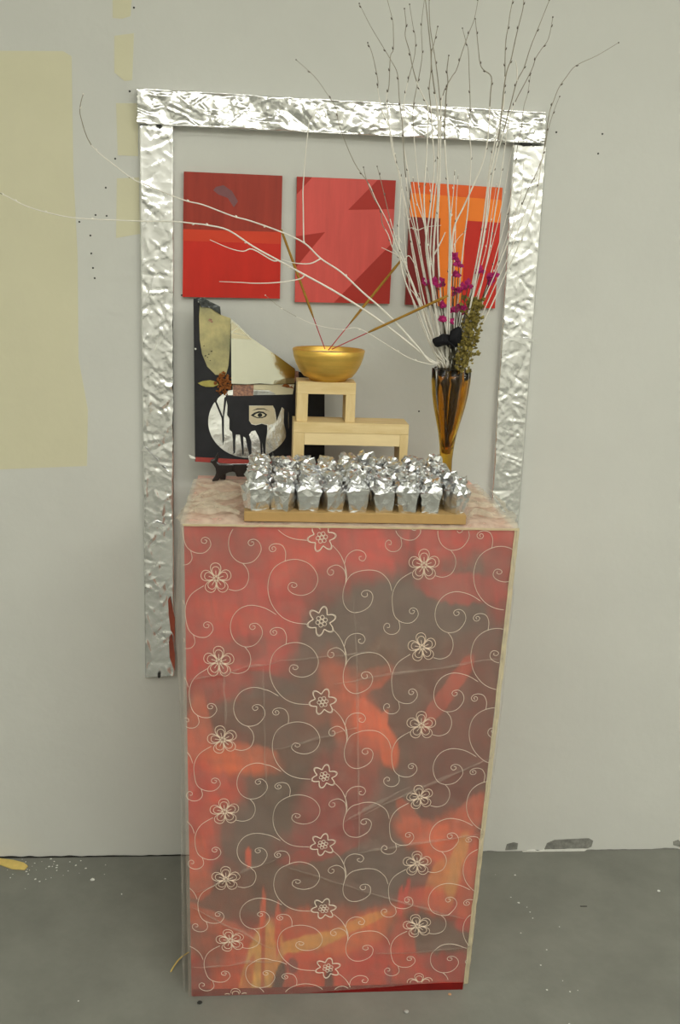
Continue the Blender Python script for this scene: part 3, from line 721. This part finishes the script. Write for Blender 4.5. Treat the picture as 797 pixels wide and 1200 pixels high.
piece('black_film_fold', k1([(68, 62), (90, 48), (215, 110), (220, 165), (150, 118), (85, 112)]), .0006, m_blackfoil, .004, 'shiny black folded corner')
piece('aged_paper', k1([(80, 96), (150, 120), (220, 165), (286, 188), (286, 250), (280, 400), (272, 500), (255, 565), (185, 565), (130, 510), (95, 425), (80, 330), (76, 180)]), .0004, m_map, .0014, 'stained olive paper with a curved left edge')
mpx = k1([(288, 192), (340, 236), (430, 322), (600, 440), (716, 525), (712, 622), (560, 628), (480, 622), (400, 628), (292, 624)])
mc = onp(344, 449, .004)
G().add([cast(x, y, mc, PM) for x, y in mpx]+[onp(x, y, .0002) for x, y in mpx], [tuple(range(10)), tuple(range(19, 9, -1))]+[(i, (i+1) % 10, 10+(i+1) % 10, 10+i) for i in range(10)]).build('mirror', m_mirror, col)['label'] = 'triangular mirror piece reflecting the bowl'
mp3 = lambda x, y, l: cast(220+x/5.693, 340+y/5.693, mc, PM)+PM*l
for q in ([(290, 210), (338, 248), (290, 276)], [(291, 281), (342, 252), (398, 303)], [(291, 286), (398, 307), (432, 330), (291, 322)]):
    G().prism([mp3(x, y, .0003) for x, y in q], PM*.0008).build('painted_reflection', m_paper, col)  # bright reflection on the mirror, imitated with thin pale pieces in the paper colour
for x, y, r_ in ((150, 200, 14), (160, 212, 9), (118, 438, 7), (140, 428, 6), (158, 408, 7), (132, 448, 5), (108, 372, 5), (150, 470, 5)):
    piece('paper_stain', k1([(x+r_*math.cos(a), y+r_*.7*math.sin(a)) for a in (0, 1.1, 2.3, 3.2, 4.4, 5.5)]), .0018, m_floral if r_ > 8 else m_stem, .0003)
piece('paper_strip', k1([(300, 630), (712, 628), (700, 695), (440, 702), (300, 700)]), .0003, m_paper, .0009)
piece('floral_paper', k1([(302, 632), (440, 630), (436, 704), (302, 706)]), .0013, m_floral, .0007, 'mauve flowered paper scrap')
cx, cy = 318, 196
circ = [(cx+212*math.cos(a), cy+188*math.sin(a)) for a in [2*math.pi*i/48 for i in range(48)]]
circ = [(min(x, 524), max(y, 30)) for x, y in circ]
piece('silver_disc', k2(circ), .0003, m_silver, .0009, 'silver disc behind the dripping black paint')
piece('black_paint', k2([(196, 58), (552, 56), (548, 112), (522, 120), (520, 180), (524, 260), (520, 310), (508, 318), (510, 250), (498, 200), (500, 130), (488, 120), (462, 190), (452, 130), (440, 112), (318, 112), (318, 190), (330, 208), (352, 214), (384, 206), (412, 214), (412, 250), (404, 300), (402, 362), (394, 372), (390, 330), (386, 300), (388, 374), (380, 378), (376, 300), (366, 270), (350, 240), (330, 246), (318, 262), (330, 300), (330, 370), (322, 376), (310, 330), (300, 280), (288, 272), (290, 362), (284, 370), (276, 300), (270, 262), (250, 262), (246, 300), (246, 356), (236, 362), (234, 290), (230, 250), (216, 236), (216, 180), (204, 160), (206, 110)]), .0013, m_black, .0006, 'black paint running down in drips over the silver disc')
piece('black_drip', k2([(140, 62), (156, 74), (150, 90), (182, 168), (190, 70), (204, 62), (188, 170), (188, 290), (182, 320), (178, 250), (176, 178), (142, 96), (128, 80)]), .0013, m_black, .0005)
eye = piece('eye_print', k2([(318, 114), (442, 112), (452, 140), (456, 186), (446, 204), (420, 212), (384, 204), (352, 212), (330, 206), (318, 188)]), .0014, m_skin, .0006, 'beige paper with a printed eye')
piece('eye_outline', k2([(326, 162), (346, 148), (368, 141), (392, 144), (412, 158), (404, 170), (384, 177), (360, 177), (342, 170)]), .0021, m_black, .0003, None, eye)
piece('eye_white', k2([(342, 163), (356, 153), (372, 149), (390, 152), (402, 160), (394, 168), (378, 173), (360, 172)]), .0025, m_paper, .0002, None, eye)
piece('iris', k2([(374+12*math.cos(a), 161+11*math.sin(a)) for a in [i*.5236 for i in range(12)]]), .0028, m_black, .0002, None, eye)
piece('eyebrow', k2([(330, 140), (360, 126), (395, 126), (425, 142), (395, 131), (360, 132)]), .0021, m_black, .0002, None, eye)
g = G()
for i in range(150):
    x = 180+R.random()*118; y = 530+R.random()*175
    if (x-240)**2/60**2+(y-620)**2/88**2 > 1-.75*noise.noise(V((x*.035, y*.035, 4)))-.25: continue
    p0 = onp(220+x/5.693, 340+y/5.693, R.uniform(.002, .009)); g.blob(p0, V((R.uniform(.0012, .0036), R.uniform(.0015, .003), R.uniform(.0012, .0040))), .5, 6, 4)
tag(g.build('dried_flower', m_rust, col), 'rust brown dried flower head')
piece('dried_leaf', k1([(66, 620), (100, 606), (150, 600), (196, 612), (204, 632), (170, 645), (120, 645), (90, 635)]), .0012, m_leaf, .002, 'pale dried leaf pointing left')
piece('tape_tab', [(221, 532.5), (229, 536), (229, 538), (223, 537)], -.001, m_white, .002)
for x, y in ((233, 353.5), (229, 409), (379, 540), (340, 452)):
    G().blob(onp(x, y, .002), .0022, .1).build('white_pin', m_white, col)
piece('dark_scrap', k1([(712, 540), (738, 540), (740, 575), (720, 600), (712, 620)]), .0004, m_floral, .0015)
piece('torn_scrap', k1([(625, 640), (650, 622), (690, 640), (712, 660), (690, 652), (660, 650)]), .0013, m_rust, .0012)
# easel: two scrolled feet and a crossbar
ez = ZT+.004; eas = thing('display_easel', (onp(300, 560).x, -.13, ez), 'small dark wooden display easel under the collage', 'easel')
zsit = onp(256, 541).z
yf_ = atz(251, 563.8, ez).y
yf_ = min(yf_, onp(251, 543).y-.004)
def epoly(name, L_, th=.011, mirror=None):
    if mirror: L_ = [(2*mirror-x, y) for x, y in L_][::-1]
    P_ = [aty(x, y, yf_) for x, y in k2(L_)]
    for p in P_: p.z = max(p.z, ez)
    bevel(G().prism(P_, (0, -th, 0)).build(name, m_easel, eas), .0015)
FT = [(158, 352), (146, 374), (140, 384), (122, 391), (117, 399), (132, 412), (145, 432), (148, 455), (142, 476), (130, 490), (127, 505), (153, 505), (170, 482), (190, 464), (215, 453), (236, 450), (236, 414), (168, 413), (154, 400), (161, 380)]
epoly('foot', FT); epoly('foot', FT, .011, 299)
epoly('crossbar', [(230, 413), (300, 412), (368, 413), (368, 450), (340, 450), (312, 440), (298, 478), (255, 478), (246, 455), (230, 450)], .008)
bevel(G().box((onp(262, 550).x-.006, yf_, ez), (onp(262, 550).x+.006, yf_+.04, ez+.016)).build('back_leg', m_easel, eas))
bevel(G().box((onp(313, 550).x-.006, yf_, ez), (onp(313, 550).x+.006, yf_+.04, ez+.016)).build('back_leg', m_easel, eas))

# ------------------------------------------------------------------ amber vase
yv = -.172
vc = aty(520.5, 573, yv); vc = V((vc.x, yv, ZT+.005))
zrim = aty(527, 432.5, yv).z-vc.z
pxw = lambda hw: hw*(aty(521, 500, yv)-aty(520, 500, yv)).length
pz = lambda py: aty(523, py, yv).z-vc.z
pro = [(pxw(17), 0), (pxw(17.5), .0025), (pxw(15), .005), (pxw(8.6), pz(562)), (pxw(7.6), pz(552)), (pxw(7.4), pz(538)), (pxw(8.7), pz(522)), (pxw(11), pz(507)), (pxw(14.8), pz(492)), (pxw(18.4), pz(477)), (pxw(21), pz(462)), (pxw(22.6), pz(447)), (pxw(22.8), zrim)]
inn = [(r-.0032, z) for r, z in pro[6:][::-1]]
inn[-1] = (pxw(3.5), pz(531))
vase = thing('amber_vase', vc, 'tall fluted amber glass vase holding white birch twigs and dried flowers', 'vase')
def flute(a, i):
    k = min(1, max(0, (i-3)/5)) if i < 13 else .25
    return 1-.14*k*(1-abs(math.cos(a*4)))
g = G(); nn = 64
g.lathe([(.0001, 0)]+pro+inn+[(.0001, pz(532))], vc, nn, lambda a, i: flute(a, i-1))
for i in range(13, 15):        # scalloped lip
    for j in range(nn):
        g.v[i*nn+j].z += .004*abs(math.cos(2*math.pi*j/nn*4))-.002
g.build('glass_body', m_amber, vase, True)
mouth = vc+V((0, 0, zrim)); neck = vc+V((0, 0, pz(528)))

# ------------------------------------------------------------------ birch twigs
def stemroot(rr):
    a = rr.uniform(0, 6.28); d = rr.uniform(0, 1)
    return neck+V((.004*d*math.cos(a), .004*d*math.sin(a), .004+.012*rr.random()))
def branch(px, k, kx, label, rad=.0019, white=.5, twigs=(), group='birch twigs in the amber vase', seed=0, name='birch_twig'):
    """px from tip to vase mouth; k,kx tilt of the branch plane away from the wall"""
    rr = random.Random(seed)
    n = V((-kx, 1, -k))
    pts = [cast(x, y, mouth, n) for x, y in px if y < 428]
    pts = [V((p.x, min(p.y, -.052), p.z)) for p in pts]
    r0 = stemroot(rr); ma = rr.uniform(0, 6.28)
    dirn = (pts[-1]-mouth); dirn.z = 0
    dd = dirn.normalized() if dirn.length > 1e-6 else V((0, 0, 0))
    mp = mouth+dd*min(.024, dirn.length*.6)+V((.010*math.cos(ma), .010*math.sin(ma), .002))
    off = V((mp.x-mouth.x, mp.y-mouth.y, 0))
    if off.length > .029: off = off*(.029/off.length)
    mp = mouth+off+V((0, 0, .003))
    path = smoothpath(pts+[mp, (mp*.45+r0*.55)+V((0, 0, .0)), r0], 4)[::-1]
    nP = len(path)
    radii = [rad*(1-.76*(i/(nP-1))**.7) for i in range(nP)]
    kcut = max(2, min(nP-1, int(nP*white)))
    root = thing(name, mouth+off, label, 'branch', group)
    kb = min(8, kcut-1)
    G().tube(path[:kb+1], [r*.8 for r in radii[:kb]]+[radii[kb]], 5).build('stem_base', m_stem, root, True)
    G().tube(path[kb:kcut+1], radii[kb:kcut+1], 6).build('painted_stem', m_twig, root, True)
    if kcut < nP-1: G().tube(path[kcut:], radii[kcut:], 5).build('bare_tip', m_bark, root, True)
    bg = G()
    i = int(nP*.35)
    while i < nP-1:
        p = path[i]; t = (path[i+1]-path[i]).normalized(); s = 1 if rr.random() < .5 else -1
        side = t.cross(V((0, 1, 0))).normalized()*s
        r = radii[i]
        bg.tube([p, p+side*(r+.0006)+t*.0018, p+side*(r+.0014)+t*.005], [.0009, .0013, .0003], 5)
        i += rr.randint(4, 9)
    bg.blob(path[-1], .0014, .1, 5, 4)
    if bg.f: tag(bg.build('buds', m_bud if white < .8 else m_twig, root, True), kind='stuff')
    for tw in twigs:
        q = [cast(x, y, mouth, n) for x, y in tw]
        q[0] = min(path, key=lambda p: (p-q[0]).length)
        q = [q[0]]+[V((p.x, min(p.y, -.045), p.z)) for p in q[1:]]
        q = smoothpath(q, 4); m_ = len(q)
        G().tube(q, [rad*.55*(1-.6*i/(m_-1)) for i in range(m_)], 5).build('twig', m_twig, root, True)
    return root
LONG = 'long birch branches reaching left'
branch([(-16, 220), (0, 226.5), (10, 231), (32, 242), (63.5, 251), (95, 256), (162, 259), (203, 259.5), (228, 262), (244, 264), (268, 270), (297, 289), (326, 305), (357, 322), (400, 346), (449.5, 379), (503, 421)], -.05, .10,
       'longest white birch branch, reaching left past the frame to the photo edge', .0030, .93,
       [[(357, 322), (351, 327), (326, 331), (300, 332), (282, 331), (257, 330)], [(326, 305), (319, 305), (296, 292), (285, 294.5), (269, 291), (246, 281)]], LONG, 1, 'birch_branch')
branch([(97.5, 110), (94, 124), (95, 138.5), (107, 170), (136, 195), (153, 208), (164.5, 214), (214, 234), (238, 240), (272, 253), (294, 259), (330, 272), (357, 285), (376, 303), (400, 319), (424, 341.5), (446.5, 361), (470.6, 385), (491.6, 409), (504, 424)], -.05, .14,
       'long white birch branch whose dark tip curls upward left of the frame', .0030, .86,
       [[(357, 285), (356, 281), (355.5, 247), (355.5, 215), (361, 153), (365, 140), (373, 129)], [(376, 303), (363, 309), (344, 308), (330, 304)]], LONG, 2, 'birch_branch')
branch([(311, 346), (331, 361.7), (365, 379), (398, 386), (416, 384), (431, 390), (461.5, 409), (482.6, 421), (503.7, 427)], -.05, .2,
       'thin short birch branch drooping left just above the gold bowl', .0015, .85, [], LONG, 3, 'birch_branch')
branch([(347, 70), (369, 90), (384, 111), (394, 127), (398, 148), (415, 190), (432, 215), (441, 235), (455, 262), (465, 290), (483, 330), (497, 370), (508, 410)], -.12, .06,
       'birch twig slanting left over the top bar, leftmost of the upright fan', .0018, .6, [], None, 4)
branch([(725, 50), (700, 65), (675, 77), (664, 90), (655, 103), (649, 118), (644, 132), (640, 160), (637, 180), (633, 200), (630, 225), (622, 255), (607, 290), (593, 320), (575, 360), (555, 400)], -.22, -.05,
       'birch twig arching right beyond the frame, rightmost of the fan', .0020, .55, [], None, 5)
branch([(644, 0), (632, 30), (622, 55), (614, 80), (606, 95), (598, 125), (590, 155), (582, 185), (576, 215), (572, 250), (565, 290), (556, 330), (545, 380)], -.16, 0,
       'straight birch twig leaning right, its top cut off by the photo edge', .0026, .6, [[(606, 97), (606, 80), (604, 70)]], None, 6)
branch([(421, 4), (434, 30), (449, 55), (459, 72), (466, 87), (468, 115), (472, 150), (474, 190), (478, 225), (485, 260), (494, 300), (505, 360), (514, 410)], -.14, .05,
       'dark tipped birch twig leaning left, its tip near the photo top', .0019, .5, [], None, 7)
fan = [
 [(453, -4), (460, 23), (461, 35), (461, 58), (457.5, 67), (456, 100), (453, 114), (454, 130), (460, 177), (468, 202), (470, 214), (468.5, 250), (467, 273), (472, 320), (490, 365), (508, 410)],
 [(431, 50), (436, 62), (440, 79), (443, 95), (443, 107), (448, 130), (457, 152), (462, 180), (472, 225), (480, 270), (492, 330), (506, 390)],
 [(474, 10), (476, 28), (475, 42), (480, 60), (484, 80), (490, 100), (497, 115), (502, 130), (500, 180), (497, 230), (500, 280), (508, 350), (517, 410)],
 [(480, 5), (484, 30), (487, 45), (486, 65), (480, 88), (476, 105), (473, 125), (472, 160), (478, 200), (485, 240), (490, 270), (498, 330), (512, 400)],
 [(498, -4), (494, 30), (495, 62), (492, 85), (488, 105), (484, 130), (486, 170), (491, 220), (497, 260), (503, 310), (511, 370), (519, 420)],
 [(498, -6), (502, 30), (505, 60), (506, 80), (510, 110), (513, 130), (514, 160), (513, 200), (513, 235), (510, 265), (508, 300), (509, 350), (515, 400)],
 [(503, -6), (504, 30), (511, 75), (515, 110), (517, 140), (516, 180), (515, 220), (513, 262), (514, 310), (518, 370), (521, 420)],
 [(513, 31), (509, 50), (506, 62), (505, 85), (503, 105), (505, 125), (507, 160), (509, 190), (507, 220), (503, 255), (499, 285), (503, 320), (512, 370), (519, 415)],
 [(526, 65), (524, 82), (525, 96), (523, 110), (522, 130), (521, 150), (522, 180), (525, 220), (527, 250), (527, 290), (526, 330), (524, 380), (524, 420)],
 [(561, -4), (556, 22), (549, 40), (542, 60), (535, 82), (529, 91), (519, 112), (515, 150), (513, 200), (506, 262), (505, 330), (515, 400)],
 [(557, 22), (559, 40), (561, 60), (563, 75), (567, 82), (576, 90), (575, 110), (574, 125), (572, 160), (566, 190), (554, 219), (542.6, 244), (532, 268), (529, 310), (526, 360), (525, 415)],
 [(542, 33), (546, 48), (549, 60), (550, 87), (551, 115), (551, 130), (550, 150), (552, 180), (551, 210), (548, 250), (543, 290), (538, 340), (533, 390), (529, 420)],
 [(602, -4), (598, 15), (596, 30), (593, 47), (592, 70), (592, 85), (591, 105), (590, 125), (584, 150), (575, 190), (570, 230), (565, 270), (558, 310), (548, 360), (537, 405)],
 [(614, -4), (613, 10), (608, 30), (604, 47), (599, 70), (594, 84), (590, 110), (586, 150), (580, 180), (574, 205), (572, 230), (568, 270), (561, 310), (551, 360), (539, 405)],
 [(648, 20), (643, 45), (635, 57), (628, 68), (624, 80), (615, 98), (606, 115), (598, 135), (592, 170), (588, 200), (580, 250), (572, 300), (560, 350), (545, 400)],
 [(622, 86), (620, 100), (618, 112), (614, 125), (611, 150), (606, 175), (603, 200), (599, 230), (592, 260), (581, 300), (568, 345), (550, 395)],
 [(656, 113), (650, 128), (643, 150), (638, 175), (630, 200), (620, 220), (612, 240), (601, 270), (589, 300), (574, 335), (557, 375), (545, 405)],
 [(614, 190), (612, 220), (605, 250), (599, 272), (584, 312), (569, 347), (550, 393)],
 [(624, 206), (616, 220), (607, 240), (597, 268), (586, 300), (571, 340), (552, 388)],
 [(634, 190), (627, 215), (619, 240), (608, 268), (596, 300), (580, 335), (560, 380)],
 [(426, 196), (430, 212), (438, 232), (446, 245), (448, 262), (455, 275), (460, 290), (468, 302), (475, 318), (486, 340), (498, 365), (510, 400)],
 [(442, 195), (446, 210), (452, 235), (456, 252), (461, 270), (466, 285), (474, 305), (482, 330), (492, 358), (506, 398)],
 [(476, 218), (480, 250), (487, 275), (492, 300), (498, 330), (505, 360), (514, 402)],
 [(484, 208), (488, 235), (496, 258), (500, 280), (504, 320), (511, 370), (518, 415)],
 [(582, 216), (578, 240), (574, 265), (570, 290), (562, 320), (546, 380), (535, 415)],
 [(463, 180), (470, 215), (478, 250), (481, 280), (484, 300), (490, 330), (496, 362), (508, 402)],
 [(500, 195), (505, 225), (503, 250), (502, 275), (506, 310), (513, 360), (520, 410)],
 [(533, 200), (531, 230), (528, 262), (529, 300), (527, 350), (526, 410)],
 [(537, 205), (535, 232), (534, 262), (533, 300), (530, 350), (527, 410)],
 [(469, 205), (473, 240), (474, 268), (476, 300), (480, 335), (486, 360), (500, 395), (512, 420)],
 [(545, 271), (532.6, 288), (528, 330), (525, 400)],
 [(604, 160), (597, 190), (592, 220), (586, 250), (576, 290), (563, 335), (546, 385)]]
thickset = {5: .0036, 6: .0030, 8: .0034, 10: .0028, 12: .0026, 13: .0028, 2: .0024, 22: .0026, 23: .0026, 7: .0026, 21: .0022, 20: .0024, 27: .003, 28: .0024, 25: .0026}
tall = sorted([i for i, p in enumerate(fan) if p[0][1] < 125], key=lambda i: fan[i][0][0])
low = sorted([i for i, p in enumerate(fan) if p[0][1] >= 125], key=lambda i: fan[i][0][0])
NTH = ['leftmost', 'second from the left', 'third from the left', 'fourth from the left', 'fifth from the left', 'sixth from the left', 'seventh from the left', 'eighth from the left', 'ninth from the left',
       'ninth from the right', 'eighth from the right', 'seventh from the right', 'sixth from the right', 'fifth from the right', 'fourth from the right', 'third from the right', 'second from the right', 'rightmost']
def nth(k, n): return NTH[k] if k < (n+1)//2 else NTH[18-n+k]
def twig_label(i):
    if i in tall: return 'tall thin birch twig, its tip '+nth(tall.index(i), len(tall))+' of those above the bar'
    return 'short birch twig, its tip '+nth(low.index(i), len(low))+' of those below the bar'
for i, px in enumerate(fan):
    rr = random.Random(100+i); short = len(px) < 10
    k = rr.uniform(-.30, .02); 
    branch(px, k, rr.uniform(-.05, .05), twig_label(i), thickset.get(i, rr.uniform(.0016, .0022)), .95 if short else rr.uniform(.56, .74),
           {3: [[(490, 270), (500, 266), (517, 264)], [(490, 270), (484, 267), (477, 268)]], 20: [[(468, 302), (462, 297), (447, 290)], [(460, 290), (465, 276), (471, 285)]], 5: [[(508, 300), (516, 285), (522, 272)]], 21: [[(492, 358), (486, 345), (480, 338)], [(474, 305), (480, 300), (490, 318)]], 11: [[(550, 150), (547, 140), (546, 125)]]}.get(i, ()),
           'thin birch twigs in the upright fan', 20+i)

# ------------------------------------------------------------------ dried flowers and foliage in the vase
yf2 = yv-.03
def sprig(pts, label, seed):
    rr = random.Random(seed); root = thing('magenta_flower_sprig', mouth, label, 'flower', 'magenta dried flower sprigs in the vase')
    g = G()
    for (x, y) in pts:
        c = aty(x, y, yf2+rr.uniform(-.01, .01)); b0 = mouth+V((rr.uniform(-.012, .012), rr.uniform(-.012, .004), -.01))
        g.tube(smoothpath([b0, (b0*.5+c*.5)+V((rr.uniform(-.006, .006), 0, -.004)), c], 4), [.0010]*8+[.0007], 5)
    g.build('stem', m_stem, root)
    for (x, y) in pts:
        c = aty(x, y, yf2+rr.uniform(-.01, .01)); g = G()
        for i in range(9):
            d = V((rr.gauss(0, 1), rr.gauss(0, .8), rr.gauss(.2, 1))).normalized(); l = rr.uniform(.008, .0155)
            s = d.cross(V((.3, 1, .2))).normalized()*l*.34; n = d.cross(s).normalized()*.0007
            g.prism([c, c+d*l*.55+s, c+d*l, c+d*l*.55-s], n)
        g.blob(c, .0048, .3, 6, 4); g.build('floret', m_mag, root)
sprig([(500, 331), (510, 332), (519, 330)], 'magenta flower sprig at the left, against the maroon block', 1)
sprig([(531, 302), (538, 309), (534, 323)], 'tallest magenta flower sprig, against the orange column', 2)
sprig([(535, 341), (542, 338), (549, 334)], 'magenta flower sprig crossing the tip of the lowest incense stick', 3)
sprig([(562, 318), (573, 327), (578, 324)], 'magenta flower sprig at the far right, against the red block', 4)
sprig([(518, 359), (519, 375), (529, 377)], 'lowest magenta flower sprig, just above the black flower', 5)
sprig([(531, 362), (537, 359), (545, 362)], 'magenta flower sprig low down beside the green foliage', 6)
bf = thing('black_flower', mouth, 'black flower with two broad rounded petals at the mouth of the vase', 'flower')
def petal(px, py, w_, h_, rot, y):
    c = aty(px, py, y); k = .0019; g = G()
    def fn(u, v):
        a = v*2*math.pi; r = u*(1+.16*math.sin(2*a+rot*5)+.08*math.sin(5*a)); x = r*math.cos(a)*w_*k; z = r*math.sin(a)*h_*k
        q = rot; return c+V((x*math.cos(q)-z*math.sin(q), .010*r*r*(1+.3*math.sin(3*a))-.006, x*math.sin(q)+z*math.cos(q)))
    g.grid(5, 18, fn); o = g.build('petal', m_blackf, bf, True)
    md = o.modifiers.new('solid', 'SOLIDIFY'); md.thickness = .0012
petal(518.5, 399, 9.6, 7.4, .15, yf2-.012); petal(534, 395.5, 8.4, 10.2, -.35, yf2-.014); petal(528, 402, 7.5, 4.8, -.5, yf2-.008)
G().tube(smoothpath([mouth+V((.002, -.012, -.02)), aty(527, 425, yf2), aty(527, 404, yf2-.01)], 5), .0012, 6).build('stem', m_stem, bf)
fo = thing('dried_foliage', mouth, 'bushy yellow green dried foliage on the right of the vase mouth', 'foliage')
stem = smoothpath([mouth+V((.010, -.008, -.03)), aty(541, 432, yf2), aty(547, 405, yf2), aty(553, 378, yf2), aty(556, 352, yf2)], 8)
G().tube(stem, [.0014]*(len(stem)-1)+[.0006], 5).build('stem', m_stem, fo)
g = G(); rr = random.Random(3)
for i in range(520):
    t = rr.random()**.8; p = stem[int(8+(len(stem)-9)*t)]; sp = .017*(1-.6*abs(t-.5))
    c = p+V((rr.gauss(0, .6)*sp, rr.gauss(0, .5)*sp, rr.gauss(0, .3)*sp))
    d = V((rr.gauss(.1, 1), rr.gauss(0, 1), rr.gauss(.5, 1))).normalized(); l = rr.uniform(.006, .015)
    s = d.cross(V((.1, 1, .3))).normalized()*l*.33; n = d.cross(s).normalized()*.0005
    g.prism([c, c+d*l*.5+s+n*3, c+d*l, c+d*l*.5-s+n*3], n)
tag(g.build('leaves', m_green, fo), kind='stuff')

# ------------------------------------------------------------------ bits on the floor
def scrap(name, px, mat, h, label, cat):
    o = G().prism([atz(x, y, .0003) for x, y in px], (0, 0, h)).build(name, mat); bevel(o, h*.3); return tag(o, label, cat)
scrap('wood_scrap', [(-14, 1007), (0, 1007), (16, 1009), (28, 1012), (33, 1016), (29, 1020), (14, 1019), (0, 1014), (-14, 1012)], m_yel, .004, 'pale yellow splinter of wood on the floor at the left photo edge', 'wood')
def peb(px, py, r, mat, label, nm='pebble', cat='debris'):
    c = atz(px, py, 0); tag(G().blob(c+V((0, 0, r*.55)), V((r, r*.8, r*.55)), .12, 8, 6).build(nm, mat, None), label, cat)
peb(108.5, 1032, .0055, m_white, 'white plaster crumb on the floor left of the plinth', 'plaster_crumb')
peb(772, 1045, .0042, m_white, 'white plaster crumb on the floor right of the plinth', 'plaster_crumb')
peb(476, 1187, .0055, material('grey_white', (.4, .4, .37), .7, var=.2), 'greyish white crumb on the floor in front of the plinth', 'plaster_crumb')
peb(527, 1166, .0038, material('tan_crumb', lin((196, 150, 110)), .8, var=.2), 'tan crumb on the floor by the front right plinth corner', 'wood_crumb')
peb(234, 1176, .0055, m_dark, 'black crumb on the floor by the front left plinth corner', 'dark_crumb')
o = G().tube(smoothpath([atz(221, 1116, .004), atz(211, 1123, .008), atz(204, 1132, .005), atz(200, 1139, .0016)], 4), [.0016]*12+[.001], 6).build('straw', m_yel)
tag(o, 'short yellow straw beside the left foot of the plinth', 'straw')
o = G().tube([atz(680, 1062, .0011), atz(688, 1062, .0011)], .001, 5).build('wood_sliver', m_dark)
tag(o, 'dark sliver lying on the floor right of the plinth', 'sliver')
